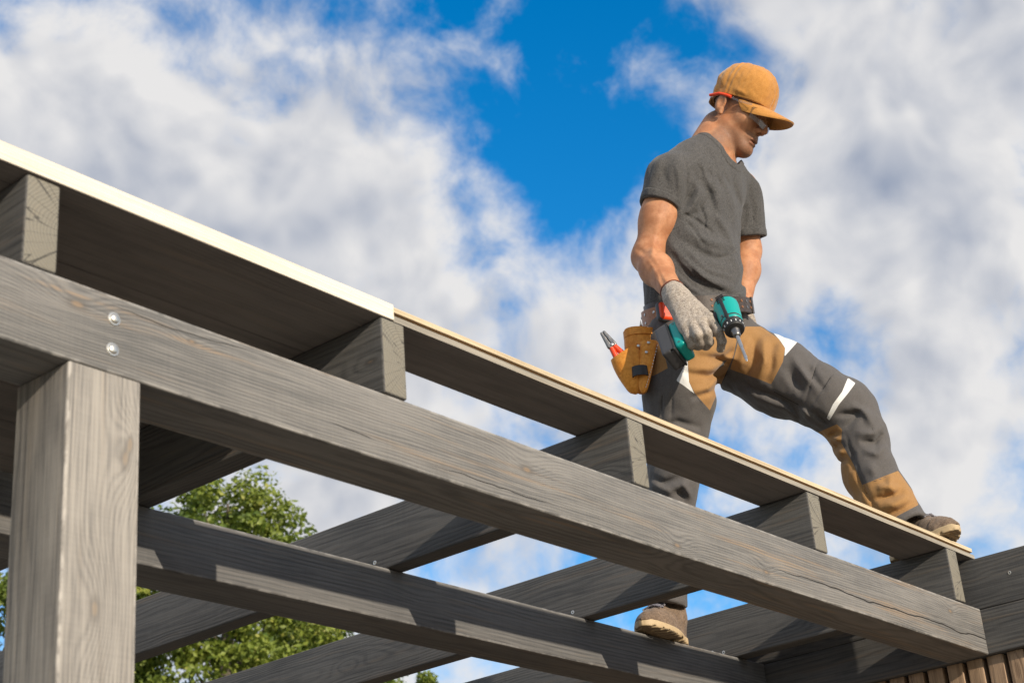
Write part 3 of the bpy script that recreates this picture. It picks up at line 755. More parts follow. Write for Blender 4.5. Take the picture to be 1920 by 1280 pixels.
hairm = ss(L[:, 0], .0, -.03)*ss(L[:, 2], -.055, -.03)+ss(L[:, 2], .0, .02)*ss(L[:, 0], .055, .035)
browm = ss(-np.abs(L[:, 2]-.026-.05*(.03-np.abs(L[:, 1]))), -.009, -.003)*ss(L[:, 0], .07, .08)*ss(np.abs(L[:, 1]), .006, .012)*ss(-np.abs(L[:, 1]), -.052, -.044)
st = np.where(inh, np.clip(np.maximum(np.maximum(beard*.7, hairm*.95), browm*1.2), 0, 1.2), 0)
lipm = np.where(inh, ss(-np.abs(L[:, 2]+.071), -.012, -.007)*ss(L[:, 0], .092, .098)*ss(-np.abs(L[:, 1]), -.024, -.018), 0)
st = st*(1-lipm)
for nm, arr in (('stubble', st), ('lip', lipm)):
    a = body.data.attributes.new(nm, 'FLOAT', 'POINT'); a.data.foreach_set('value', arr.astype(np.float32))

# --- shirt
TILT = .38                                               # the hips drop towards the standing leg
def halfspace(P, p0, n): n = np.asarray(n)/np.linalg.norm(n); return ((P-np.asarray(p0, np.float32))@n.astype(np.float32))
def sleeve(P, S_, E_, t_, n_extra, r0, r1):
    ax = (E_-S_)/np.linalg.norm(E_-S_); n = ax+n_extra; c = S_+(E_-S_)*t_
    d = rcone(P, S_, S_+(E_-S_)*(t_+.3), r0, r1)
    d = smax(d, halfspace(P, c, n), .005)
    return smax(d, -rcone(P, c-ax*.03, c+ax*.06, r1-.010, r1-.004), .003)
def shirt_field(P):
    d = loft(P, [(MP(1303, 640, .01), .160, .126), (MP(1303, 578, .01), .166, .132), (MP(1304, 540, .01), .170, .135), (MP(1296, 470, .0), .172, .126), (MP(1298, 400, 0), .178, .130), (MP(1311, 345, 0), .182, .108), (MP(1322, 305, 0), .135, .080), (MP(1330, 276, .0), .085, .066)], RR, FD)
    d = smin(d, rcone(P, SH_R, MP(1325, 300, 0), .056, .053), .05)
    d = smin(d, rcone(P, SH_L, MP(1338, 306, 0), .050, .048), .05)
    d = smin(d, sleeve(P, SH_R, EL_R, .375, -.14*HR, .064, .0635), .03)
    d = smin(d, sleeve(P, SH_L, EL_L, .80, .0*HR, .067, .064), .03)
    return d
neck_n = (NK-MP(1325, 300, 0)); neck_n /= np.linalg.norm(neck_n); nn = neck_n*.9-FD*.52
SHF = [(-7, 7, [(1277, 395), (1290, 372), (1300, 350)]), (5, 7, [(1290, 400), (1308, 372), (1318, 345)]), (-5, 6, [(1282, 408), (1310, 398), (1328, 372)]), (3, 6, [(1268, 300), (1274, 340), (1274, 375)]), (-2.4, 4, [(1280, 290), (1289, 330), (1284, 380)]),
    (3, 9, [(1236, 300), (1222, 335), (1215, 365)]), (-2.5, 8, [(1250, 300), (1246, 330), (1250, 352)]),
    (-7, 9, [(1262, 480), (1290, 515), (1335, 545), (1378, 556)]), (6, 10, [(1255, 455), (1285, 495), (1330, 528), (1372, 540)]), (-5, 8, [(1280, 450), (1320, 478), (1365, 490)]), (4, 9, [(1285, 430), (1330, 452), (1375, 462)]),
    (-6, 7, [(1378, 552), (1392, 530), (1397, 512)]), (5, 7, [(1300, 560), (1340, 560), (1385, 548)]), (-5, 6, [(1265, 520), (1290, 548), (1320, 562)]), (4, 6, [(1250, 500), (1270, 535), (1290, 556)]), (-5, 8, [(1300, 320), (1330, 365), (1340, 400)]), (4, 9, [(1325, 325), (1345, 360), (1350, 410)]),
    (-4, 6, [(1370, 330), (1380, 365), (1390, 390)]), (-3, 6, [(1392, 420), (1398, 405), (1404, 390)]), (-3, 6, [(1405, 360), (1412, 400), (1408, 435)]), (3.5, 7, [(1340, 400), (1362, 430), (1380, 470)]), (-3, 5, [(1310, 310), (1318, 330)]), (-3, 5, [(1328, 318), (1334, 338)]),
    (-3.2, 3.4, [(1281, 400), (1305, 412), (1335, 436)]), (-3, 3.2, [(1283, 412), (1302, 432), (1318, 456)]), (-3.2, 3.5, [(1262, 500), (1295, 532), (1335, 557)]), (-2.8, 3.2, [(1276, 482), (1312, 522), (1352, 544)]), (-3, 3.2, [(1302, 562), (1350, 557), (1391, 546)]), (-2.8, 3.2, [(1386, 458), (1368, 478), (1340, 486)]), (-2.6, 3, [(1312, 385), (1322, 410), (1320, 440)]), (-2.4, 3, [(1345, 330), (1352, 352)]), (-2.4, 3, [(1358, 326), (1368, 350)]), (2.4, 4, [(1290, 470), (1325, 505), (1372, 520)])]
lo_, hi_ = box_of([SH_R, SH_L, EL_R*.8+SH_R*.2, EL_L*.9+SH_L*.1, MP(1303, 640, .01), MP(1330, 262, 0)], .19)
def shirt_fun(P):
    global FOLD
    FOLD = 2.1
    d = shirt_field(P)
    d = d+.0022*snoise(P, 26., (1, 1, .7))+.0009*snoise(P+3, 70., (1, 1, .6))
    d = folds(P, d, SHF, .035)
    # bottom edge blouses over the belt; neckline scooped open round the neck
    FOLD = 1.
    d = smax(d, halfspace(P, MP(1303, 569, 0), -UPV+TILT*HV), .012)
    d = smax(d, halfspace(P, MP(1335, 291, 0.), nn), .005)
    return smax(d, -rcone(P, MP(1339, 298, 0)+FD*.012, MP(1346, 252, 0)+FD*.018, .069, .092), .004)
V, Q = solid(shirt_fun, lo_, hi_, .0030)
shirt = link('t_shirt', vq_mesh('t_shirt', V, Q, ORG), m_shirt, man, Matrix.Translation(MAN)); shirt['label'] = 'dark heather grey short sleeved shirt'
# ribbed collar and turned sleeve hems: raised bands of the same cloth
def collar_fun(P): return smax(shirt_fun(P)-.0022, (rcone(P, MP(1339, 298, 0)+FD*.012, MP(1346, 252, 0)+FD*.018, .069, .092)-.016), .002)
V, Q = solid(collar_fun, *box_of([MP(1334, 285, 0)], .13), .0026)
c_ = link('collar', vq_mesh('collar', V, Q, ORG), m_shirt, shirt, Matrix.Translation(MAN))
for S_, E_, t_, nx in ((SH_R, EL_R, .375, -.14*HR), (SH_L, EL_L, .80, .0*HR)):
    ax = (E_-S_)/np.linalg.norm(E_-S_); cc_ = S_+(E_-S_)*t_; nh = (ax+nx)/np.linalg.norm(ax+nx)
    def hem_fun(P): return smax(smax(shirt_fun(P)-.0014, -(halfspace(P, cc_, nh)+.021), .0015), np.linalg.norm(P-cc_.astype(np.float32), axis=1)-.088, .002)
    V, Q = solid(hem_fun, *box_of([cc_], .10), .0026)
    link('hem', vq_mesh('hem', V, Q, ORG), m_shirt, shirt, Matrix.Translation(MAN))
# --- trousers
TR = [(MP(1276, 655, -.075), .100), (MP(1275, 740, -.05), .098), (MP(1267, 814, -.02), .083), (MP(1262, 905, .0), .064), (MP(1258, 1000, .02), .060), (MP(1247, 1135, .043), .058)]
TL = [(MP(1374, 660, .09), .102), (MP(1462, 708, .05), .104), (MP(1545, 748, .0), .082), (MP(1586, 768, .02), .079), (MP(1612, 822, .015), .072), (MP(1631, 888, .0), .067), (MP(1662, 940, -.02), .067), (MP(1706, 990, -.055), .056)]
def legs(P):
    d = loft(P, [(MP(1318, 690, .01), .150, .095), (MP(1312, 640, .01), .168, .118), (MP(1308, 600, .01), .160, .126), (MP(1306, 545, .01), .152, .120)], RR, FD)
    d = smin(d, chain(P, TR, .03), .05)
    return smin(d, chain(P, TL, .03), .05)
TRF = [(-6, 7, [(1372, 660), (1352, 705), (1335, 760)]), (5, 8, [(1290, 690), (1330, 690), (1366, 680)]), (-6, 6, [(1290, 700), (1325, 706), (1368, 694)]), (5, 7, [(1300, 735), (1330, 726), (1350, 706)]), (-5, 5, [(1300, 745), (1332, 735), (1350, 716)]),
    (-5, 6, [(1312, 668), (1350, 672), (1380, 655)]), (6, 8, [(1400, 640), (1390, 680), (1378, 705)]), (-6, 7, [(1415, 640), (1412, 680), (1400, 706)]), (6, 7, [(1432, 640), (1432, 680), (1420, 710)]), (-5, 7, [(1450, 650), (1446, 690), (1436, 712)]),
    (-7, 8, [(1478, 690), (1490, 715), (1505, 735)]), (6, 8, [(1490, 675), (1510, 705), (1530, 722)]), (-5, 7, [(1515, 690), (1530, 715), (1545, 730)]), (-6, 6, [(1365, 700), (1420, 730), (1500, 760), (1545, 790)]), (5, 8, [(1380, 730), (1430, 750), (1490, 775)]),
    (-7, 6, [(1470, 750), (1490, 770), (1500, 785)]), (6, 6, [(1500, 760), (1515, 780)]), (-6, 5, [(1530, 770), (1550, 795)]),
    (7, 8, [(1600, 760), (1625, 775), (1640, 800)]), (-8, 6, [(1572, 775), (1610, 775), (1590, 800)]), (-8, 5, [(1616, 828), (1640, 830), (1652, 815)]), (7, 7, [(1610, 812), (1640, 812), (1656, 800)]), (6, 7, [(1620, 845), (1645, 850), (1662, 835)]), (-5, 6, [(1600, 850), (1598, 880)]), (4, 9, [(1630, 870), (1640, 890)]),
    (-6, 5, [(1555, 815), (1575, 812)]), (5, 5, [(1558, 825), (1577, 822)]), (-5, 5, [(1562, 837), (1580, 834)]), (5, 5, [(1568, 850), (1582, 846)]), (-5, 5, [(1575, 866), (1590, 862)]), (-5, 4, [(1603, 880), (1620, 915), (1640, 950)]),
    (-7, 6, [(1640, 935), (1670, 930), (1690, 922)]), (7, 7, [(1650, 915), (1668, 912), (1672, 895)]), (6, 7, [(1650, 950), (1680, 945), (1700, 935)]), (-6, 6, [(1660, 968), (1690, 955), (1708, 945)]), (5, 6, [(1672, 925), (1680, 908)]),
    (-6, 6, [(1222, 895), (1245, 905), (1275, 895)]), (6, 7, [(1225, 910), (1255, 920), (1290, 905)]), (-6, 7, [(1260, 915), (1280, 930), (1285, 945)]), (6, 6, [(1280, 905), (1295, 930)]), (-4, 6, [(1225, 1110), (1260, 1100), (1280, 1110)]), (5, 6, [(1210, 1125), (1245, 1120), (1282, 1128)]), (-5, 6, [(1230, 800), (1270, 790), (1310, 800)]), (4, 8, [(1230, 850), (1270, 860), (1300, 850)]),
    (-2.5, 2.0, [(1243, 700), (1240, 790)]), (-2.2, 2.0, [(1262, 690), (1258, 800)]), (-2.5, 2.2, [(1535, 672), (1508, 757)]), (-2.5, 2.2, [(1562, 697), (1520, 760)]), (-2.5, 2.0, [(1580, 800), (1640, 960)])]
def trouser_fun(P):
    global FOLD
    d = legs(P)+.0022*snoise(P+1, 24.)+.0010*snoise(P, 62.)
    FOLD = 1.9; d = folds(P, d, TRF, .035); FOLD = 1.
    d = smax(d, halfspace(P, MP(1306, 562, 0), UPV-TILT*HV), .004)
    hr_, hl_ = TR[-1][0], TL[-1][0]
    ar = (TR[-1][0]-TR[-2][0]); al = (TL[-1][0]-TL[-2][0])
    nr = np.linalg.norm(P-hr_.astype(np.float32), axis=1) < .12; d[nr] = smax(d[nr], halfspace(P[nr], hr_, ar), .004); d[nr] = smax(d[nr], -rcone(P[nr], hr_-ar*.12, hr_+ar*.3, .046, .052), .003)
    nl = np.linalg.norm(P-hl_.astype(np.float32), axis=1) < .10; d[nl] = smax(d[nl], halfspace(P[nl], hl_, al), .004); d[nl] = smax(d[nl], -rcone(P[nl], hl_-al*.2, hl_+al*.4, .040, .046), .003)
    return d
lo_, hi_ = box_of([p for p, r in TR+TL]+[MP(1306, 560, .01)], .19)
V, Q = solid(trouser_fun, lo_, hi_, .0038)
m_seam = fabric('dark_thread', (.022, .020, .019), (.04, .037, .035), 900)
PANELS = [('thigh_panel', m_tbrown, [(1296, 600), (1379, 600), (1381, 640), (1376, 665), (1331, 769), (1303, 737), (1292, 716), (1290, 680)]),
    ('hip_panel', m_tbrown, [(1205, 640), (1240, 640), (1252, 690), (1226, 704), (1205, 700)]),
    ('thigh_panel', m_tbrown, [(1384, 640), (1398, 612), (1427, 612), (1459, 634), (1472, 653), (1468, 678), (1446, 720), (1424, 711), (1369, 692), (1378, 664)]),
    ('reflective_tape', m_refl, [(1268, 713), (1289, 676), (1292, 716), (1302, 738), (1284, 724)]),
    ('reflective_tape', m_refl, [(1446, 620), (1496, 640), (1471, 668), (1472, 652), (1461, 636)]),
    ('reflective_tape', m_refl, [(1590, 708), (1604, 718), (1590, 737), (1573, 758), (1555, 788), (1550, 783), (1562, 757), (1579, 734)]),
    ('shin_panel', m_tbrown, [(1608, 912), (1684, 882), (1715, 925), (1722, 946), (1682, 967), (1650, 1000), (1600, 1000)]),
    ('seam', m_seam, [(1535, 672), (1508, 757)], .8), ('seam', m_seam, [(1563, 698), (1548, 722), (1522, 760)], .8), ('zip', m_seam, [(1618, 909), (1650, 899), (1677, 887)], 2.0), ('seam', m_seam, [(1370, 697), (1432, 724), (1500, 760), (1548, 792)], .8),
    ('seam', m_seam, [(1243, 704), (1240, 800)], .7), ('seam', m_seam, [(1300, 738), (1332, 772)], .7), ('seam', m_seam, [(1381, 645), (1376, 668), (1352, 722)], .8), ('seam', m_seam, [(1577, 829), (1600, 869), (1618, 913), (1640, 950)], .8), ('seam', m_seam, [(1590, 742), (1622, 776), (1640, 812)], .6), ('seam', m_seam, [(1580, 806), (1598, 852), (1622, 905)], .6),
    ('calf_panel', m_tbrown, [(1530, 812), (1569, 795), (1579, 805), (1577, 829), (1600, 869), (1618, 913), (1642, 952), (1640, 1000), (1560, 1000)])]
def axis_back(V):
    """metres behind the leg's axis, away from the side that shows the panels"""
    best = np.full(len(V), 9.); out = np.zeros(len(V))
    for pts in (TR, TL):
        for (a, _), (b, _) in zip(pts, pts[1:]):
            ba = b-a; t_ = np.clip(((V-a)@ba)/(ba@ba), 0, 1); c = a+t_[:, None]*ba; dd = np.linalg.norm(V-c, axis=1)
            m = dd < best; best[m] = dd[m]; out[m] = ((V-c)@CF)[m]
    return out
def panel_field(p):
    if p[0] == 'seam':
        return lambda V: np.maximum(segdist(pix(V).astype(np.float32), p[2])-p[3], (axis_back(V)-.02)*900)
    pf = poly_field(p[2]); lim = .006 if p[0] == 'reflective_tape' else .03
    return lambda V: np.maximum(pf(V), (axis_back(V)-lim)*900)
V, T, lab = cut_panels(V, Q, [panel_field(p) for p in PANELS]); N = vnormals(V, T)
def main_piece(T, lab, k):
    f_ = np.where(lab == k)[0]
    if not len(f_): return
    par = {}
    def find(a):
        while par.setdefault(a, a) != a: par[a] = par[par[a]]; a = par[a]
        return a
    for i in f_:
        a, b, c = T[i]; par[find(a)] = find(b); par[find(b)] = find(c)
    roots = np.array([find(T[i][0]) for i in f_]); v, n_ = np.unique(roots, return_counts=True); lab[f_[roots != v[n_.argmax()]]] = 0
for k in range(1, len(PANELS)+1): main_piece(T, lab, k)
trs = link('trousers', submesh('trousers', V, T[lab == 0], ORG, N), m_tgrey, man, Matrix.Translation(MAN)); trs['label'] = 'grey canvas work trousers with tan panels and reflective tape'
for i, (nm, mt) in enumerate([p[:2] for p in PANELS]):
    if (lab == i+1).any(): link(nm, submesh(nm, V, T[lab == i+1], ORG, N), mt, trs, Matrix.Translation(MAN))

# --- gloves
def glove(name, W_, knuckles, fingers, thumb, back, label, elbow):
    """W_ wrist, knuckles: four points, fingers: joint lists, palm normal side given by back"""
    ax = (W_-elbow)/np.linalg.norm(W_-elbow)
    def fun(P):
        d = rcone(P, W_-ax*.040, W_+ax*.01, .034, .031)
        pc = sum(knuckles)/4
        for kn in knuckles: d = smin(d, rcone(P, W_+ax*.005+(kn-pc)*.35, kn-back*.004, .0225, .0165), .016)
        for kn, fj in zip(knuckles, fingers):
            pts = [kn]+fj; rr_ = [.0135, .0125, .0118, .0108][:len(pts)]
            d = smin(d, chain(P, list(zip(pts, rr_)), .004), .006)
        d = smin(d, chain(P, list(zip(thumb, [.018, .0145, .0125, .0115][:len(thumb)])), .006), .012)
        d = smax(d, halfspace(P, W_-ax*.032, -ax+.1*UPV), .003)
        d = smax(d, -rcone(P, W_-ax*.06, W_-ax*.022, .034, .027), .003)
        return d+.0007*snoise(P, 110.)
    allp = [W_-ax*.04]+list(knuckles)+[p for f in fingers for p in f]+list(thumb)
    V, Q = solid(fun, *box_of(allp, .05), .0021)
    g = link(name, vq_mesh(name, V, Q, ORG), m_glove, man, Matrix.Translation(MAN)); g['label'] = label
    bm = bmesh.new(); c = W_-ax*.033; a = np.cross(ax, UPV); a /= np.linalg.norm(a); b = np.cross(ax, a); ring = [Vector(c-ORG+(a*math.cos(x)+b*math.sin(x))*.0318) for x in np.linspace(0, 2*math.pi, 29)]
    tube(bm, ring, [.0032]*29, 6, False)
    link('cuff', bm_mesh(bm, 'cuff', 60), m_cuff, g, Matrix.Translation(MAN))
    return g
QH = -.30
# grip axis of the driver: from body to battery
GB, GT = MP(1258, 662, -.265), MP(1356, 604, -.330)
gax = (GT-GB)/np.linalg.norm(GT-GB)
bk = -HV*.8+UPV*.45; bk /= np.linalg.norm(bk)
kn = [MP(1330, 596, -0.350), MP(1314, 603, -0.356), MP(1298, 609, -0.354), MP(1284, 614, -0.346)]
fg = [[MP(1347, 622, -.365), MP(1354, 640, -.352), MP(1351, 654, -.335)],
      [MP(1326, 624, -.375), MP(1330, 641, -.355), MP(1324, 650, -.325)],
      [MP(1308, 628, -.375), MP(1314, 643, -.352), MP(1309, 650, -.322)],
      [MP(1292, 632, -0.354), MP(1297, 645, -.345), MP(1294, 650, -.318)]]
th = [MP(1300, 580, -.30), MP(1322, 590, -.275), MP(1335, 606, -.27), MP(1338, 624, -.275)]
glove('glove', WR_R, kn, fg, th, bk, 'speckled grey knit glove gripping the driver', EL_R)
dn = (WR_L-EL_L)/np.linalg.norm(WR_L-EL_L); sd_ = HV
kn2 = [WR_L+dn*.085+HR*(.02-.018*i)+HV*.01 for i in range(4)]
fg2 = [[k+dn*.032-HR*.012, k+dn*.048-HR*.03, k+dn*.045-HR*.048] for k in kn2]
th2 = [WR_L+dn*.03+HR*.028, WR_L+dn*.06+HR*.04, WR_L+dn*.085+HR*.035, WR_L+dn*.1+HR*.028]
glove('glove', WR_L, kn2, fg2, th2, HV, 'speckled grey knit glove tucked behind the belt', EL_L)

# --- boots
def boot(heel, d2, tilt, label, L=.264):
    fx = np.array([d2[0], d2[1], 0]); fx /= np.linalg.norm(fx); fy = np.cross(UPV, fx)
    X = fx*math.cos(tilt)+UPV*math.sin(tilt); Z = np.cross(X, fy)
    AX = np.stack([X, fy, Z])
    O = heel
    def loc(P): return (P-O.astype(np.float32))@AX.T.astype(np.float32)
    def outline(p, grow=0.):
        t_ = np.clip(p[:, 0]/L, 0, 1); w = .031+.0165*np.sin(np.clip(t_*1.25-.22, 0, 1)*math.pi)**1 + grow
        w = w*np.sqrt(np.clip(1-np.clip((t_-.70)/.30, 0, 1)**2.4, .0, 1))*np.sqrt(np.clip(1-np.clip((.13-t_)/.13, 0, 1)**2, 0, 1))
        e = np.where(p[:, 0] < 0, -p[:, 0], np.where(p[:, 0] > L, p[:, 0]-L, 0))
        return np.abs(p[:, 1])-np.maximum(w, .001)+e, t_
    def spring(t_): return .011*np.clip((t_-.62)/.38, 0, 1)**2
    def sole(P):
        p = loc(P); s, t_ = outline(p, .004); zc = p[:, 2]-spring(t_)
        d = smax(s, np.abs(zc-.0105)-.0105, .005)
        g = np.abs(((p[:, 0]*46+np.abs(p[:, 1])*14) % 1)-.5)*.02-.0028            # tread bars
        g2 = np.maximum(g, zc-.0055); g2 = np.maximum(g2, -(np.abs(p[:, 1])-.008))
        arch = np.maximum(np.abs(t_-.36)-.055, zc-.008)
        return smax(smax(d, -g2, .001), -arch*L, .002)
    def upper(P):
        p = loc(P); s, t_ = outline(p, -.002); zc = p[:, 2]-spring(t_)
        top = np.interp(t_, [0, .12, .3, .45, .62, .8, .93, 1], [.135, .14, .135, .105, .080, .064, .048, .028]).astype(np.float32)
        k0 = np.sqrt((np.maximum(s+.042, 0)/.042)**2*.85+(np.clip(zc-.016, 0, 1)/(top-.016))**2)
        d = (k0-1)*.036
        d = smax(d, .014-zc, .004)
        sh = rcone(p, (.065, 0, .08), (.055, 0, .165), .047, .046)
        d = smin(d, sh, .03)
        d = d+.0012*snoise(P, 55.)
        for xs_, sl_ in ((.205, 0.), (.135, 1.1), (.075, -.25)): d = d+.0016*np.exp(-((p[:, 0]-xs_-sl_*(p[:, 2]-.05))/.0022)**2)-.0010*np.exp(-((p[:, 0]-xs_-.006-sl_*(p[:, 2]-.05))/.004)**2)
        return d
    lo_, hi_ = box_of([O-X*.03-fy*.08, O+X*(L+.03)+fy*.08, O+Z*.18, O-Z*.03, O+X*L-fy*.08, O+fy*.08, O+X*L+Z*.1, O-fy*.08+Z*.18], .012)
    b = empty('boot', Vector(O)); b['label'] = label; b.parent = man; b.matrix_parent_inverse = Matrix.Translation(MAN).inverted()
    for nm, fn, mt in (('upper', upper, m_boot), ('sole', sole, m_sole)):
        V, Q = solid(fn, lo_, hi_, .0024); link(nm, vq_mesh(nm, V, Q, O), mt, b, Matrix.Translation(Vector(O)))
    for i in range(6):                                       # laces across the tongue
        x = .105+.014*i; zt = np.interp(x/L, [0, .12, .3, .45, .62, .8], [.135, .14, .135, .105, .082, .07])+spring(np.array(x/L))
        pts = [Vector(X*(x+.006*((i+j) % 2))+fy*(-.026+.013*j)+Z*(zt+.004-.0012*(j-2)**2*2)) for j in range(5)]
        bm = bmesh.new(); tube(bm, pts, [.003]*5, 6)
        link('lace', bm_mesh(bm, 'lace', 60), m_lace, b, Matrix.Translation(Vector(O)))
    return b
hd_ = -.90*HV-.42*HR; hd_ /= np.linalg.norm(hd_)
ak = pplane(1254, 1130, 2, ZT+.11); boot(np.array([ak[0], ak[1], ZT+.001])-hd_*.055+HV*.025, hd_, 0., 'brown nubuck boot planted on the inner beam')
vd_ = np.array([-.43, -.90, 0]); boot(np.array([4.265, .150, ZJ+TB+.002])-vd_*.067, vd_, 0., 'brown nubuck boot with toe hanging over the board edge', .272)
# --- cap
def cap_fun(P):
    p = hloc(P)
    k_ = (np.abs((p[:, 0]-.017)/.093)**2.5+np.abs(p[:, 1]/.0845)**2.3+np.abs((p[:, 2]-.052)/.1005)**2.5)**.4
    d = (k_-1)*.085
    ang = np.arctan2(p[:, 1], p[:, 0]-.0)
    for a in (0., math.pi/2, -math.pi/2, math.pi, .78, -.78, 2.36, -2.36)[0:4]:
        da = np.abs((ang-a+math.pi) % (2*math.pi)-math.pi)*np.sqrt(p[:, 0]**2+p[:, 1]**2); d = d+.0016*np.exp(-(da/.004)**2)-.0012*np.exp(-((da-.008)/.005)**2)
    d = d*HS
    d = d+.0020*snoise(P+5, 42.)*ss(p[:, 0], .06, -.04)+.0007*snoise(P, 90.)
    d = folds(P, d, [(-3.5, 5, [(1376, 176), (1400, 184), (1416, 190)]), (3, 5, [(1372, 164), (1395, 174)]), (-3, 6, [(1340, 150), (1352, 165), (1346, 178)]), (3, 6, [(1348, 140), (1362, 160)]), (-2.5, 5, [(1360, 150), (1372, 166)])], .02)
    cutp = .022+.10*np.clip(-p[:, 0], -.02, .2)*.05-.006*np.clip(-p[:, 0]/.1, 0, 1)
    d = smax(d, (.028-.018*np.clip(-p[:, 0]/.1, 0, 1)+.004*np.clip(p[:, 0]/.1, 0, 1)-p[:, 2])*HS, .002)
    inner = ell(p, (.016, 0, .050), (.089, .0805, .0935))*HS
    return smax(d, -smax(inner, (p[:, 2]-.06)*HS, .01), .002)
cl, ch = box_of([hp(x, y, z) for x in (-.125, .125) for y in (-.1, .1) for z in (0, .18)], .01)
V, Q = solid(cap_fun, cl, ch, .0022)
cap = link('cap', vq_mesh('cap', V, Q, ORG), m_cap, man, Matrix.Translation(MAN)); cap['label'] = 'tan orange suede baseball cap'
def sheet(name, fn, nu, nv, th, mat, parent, base=MAN, sub=0):
    """closed thin sheet: fn(u,v)->(point, normal)"""
    bm = bmesh.new(); top, bot = [], []
    for i in range(nu+1):
        a, b = [], []
        for j in range(nv+1):
            p, n_ = fn(i/nu, j/nv); n_ = n_/np.linalg.norm(n_)
            a.append(bm.verts.new(p+n_*th/2-np.array(base))); b.append(bm.verts.new(p-n_*th/2-np.array(base)))
        top.append(a); bot.append(b)
    for i in range(nu):
        for j in range(nv):
            bm.faces.new((top[i][j], top[i+1][j], top[i+1][j+1], top[i][j+1])); bm.faces.new((bot[i][j], bot[i][j+1], bot[i+1][j+1], bot[i+1][j]))
    for i in range(nu):
        bm.faces.new((top[i][0], bot[i][0], bot[i+1][0], top[i+1][0])); bm.faces.new((top[i][nv], top[i+1][nv], bot[i+1][nv], bot[i][nv]))
    for j in range(nv):
        bm.faces.new((top[0][j], top[0][j+1], bot[0][j+1], bot[0][j])); bm.faces.new((top[nu][j], bot[nu][j], bot[nu][j+1], top[nu][j+1]))
    bmesh.ops.recalc_face_normals(bm, faces=bm.faces[:])
    return link(name, bm_mesh(bm, name, 50), mat, parent, Matrix.Translation(Vector(base)))
def brim(u, v):
    a = (u-.5)*2*1.10                                       # round the front of the crown
    x0, y0 = -.001+.1095*math.cos(a), .0855*math.sin(a)
    ext = .086*max(0, math.cos(a*1.4))**.55 if abs(a*1.4) < math.pi/2 else 0
    x = x0-.006+v*(ext+.006); y = y0*(1-.10*v); z = .034-.006*(1-math.cos(a))-.020*v**1.2*(ext/.086)-6.5*y*y*(.25+.75*v)
    return hp(x, y, z), HU+.3*HX
bo = sheet('brim', brim, 30, 10, .0042, m_cap, cap)
bm = bmesh.new(); bmesh.ops.create_uvsphere(bm, u_segments=14, v_segments=8, radius=.007)
for v in bm.verts: v.co.z *= .55
bt = link('button', bm_mesh(bm, 'button', 60), m_cap, cap, Matrix.Translation(Vector(hp(.021, 0, .1535))) @ Matrix([list(HX)+[0], list(HL)+[0], list(HU)+[0], [0, 0, 0, 1]]).transposed())
def strap(u, v):
    a = math.pi+(u-.5)*1.1
    return hp(.016+.0955*math.cos(a), .0800*math.sin(a), .008+.018*v), math.cos(a)*HX+math.sin(a)*HL
sheet('strap', strap, 12, 3, .003, m_cap, cap)
# --- safety glasses
m_lens, t = new_mat('clear_polycarbonate')
tr = t.node('ShaderNodeBsdfTransparent'); tr.inputs[0].default_value = (.90, .91, .92, 1); gl = t.node('ShaderNodeBsdfGlossy'); gl.inputs['Roughness'].default_value = .06
t.put(gl.inputs['Color'], t.mix(t.noise(t.node('ShaderNodeTexCoord').outputs['Object'], 30, 2), c4((.85, .85, .85)), c4((1, 1, 1))))
lw = t.node('ShaderNodeLayerWeight'); lw.inputs[0].default_value = .35; ms = t.node('ShaderNodeMixShader')
t.put(ms.inputs[0], t.m('ADD', t.m('MULTIPLY', lw.outputs['Fresnel'], .55), .05)); t.l.new(tr.outputs[0], ms.inputs[1]); t.l.new(gl.outputs[0], ms.inputs[2]); t.l.new(ms.outputs[0], t.out.inputs[0])
gg = empty('safety_glasses', Vector(hp(.10, 0, 0))); gg.parent = man; gg.matrix_parent_inverse = Matrix.Translation(MAN).inverted(); gg['label'] = 'clear safety glasses with orange red temple ends'
GLM = Vector(hp(.10, 0, 0))
for s in (-1, 1):
    def lens(u, v, s=s):
        a = s*(.06+u*.95); z = .020-.052*v*(1-.35*u)-.004*u
        return hp(.052+.068*math.cos(a)+.012*v*0, .078*math.sin(a), z), math.cos(a)*HX+math.sin(a)*HL
    sheet('lens', lens, 12, 6, .0018, m_lens, gg, GLM)
    for nm, xs, mt, r in (('temple', (.088, .075, .045, .022), m_lens, .0032), ('temple_tip', (.020, .008, -.006, -.022, -.040, -.052), m_red, .0046)):
        pts = []
        for x in xs:
            yy = s*(.076+.0075*ss(np.array(x), .06, .01)) if x > -.02 else s*(.0835-.22*(-.02-x))
            pts.append(Vector(hp(x, float(yy), .018+.007*ss(np.array(x), .05, .0)-.010*ss(np.array(x), -.02, -.055)))-GLM)
        bm = bmesh.new(); tube(bm, pts, [r]*len(pts), 8); link(nm, bm_mesh(bm, nm, 60), mt, gg, Matrix.Translation(GLM))

# ------------------------------------------------------------------ cordless driver in the right hand
def basis(ex, ey):
    ex = ex/np.linalg.norm(ex); ez = np.cross(ex, ey); ez /= np.linalg.norm(ez); ey = np.cross(ez, ex); return np.stack([ex, ey, ez])
DA = MP(1357, 566, -.335)
qb = min(np.linspace(-.46, -.25, 80), key=lambda q: abs((MP(1401, 677, q)-DA)@gax)); DBt = MP(1401, 677, qb)
ex = (DBt-DA)/np.linalg.norm(DBt-DA)
DBX = basis(ex, -gax)                                     # x towards the bit, y along the grip to the battery
DLEN = np.linalg.norm(DBt-DA)
drill = empty('cordless_driver', Vector(GT)); tag(drill, 'teal and black cordless driver with bit held in the gloved hand', 'drill')
def dp(x, y, z): return DA+x*DBX[0]+y*DBX[1]+z*DBX[2]
DM = Matrix([list(DBX[0])+[DA[0]], list(DBX[1])+[DA[1]], list(DBX[2])+[DA[2]], [0, 0, 0, 1]])
for i in range(3):
    for j in range(3): DM[i][j] = DBX[j][i]
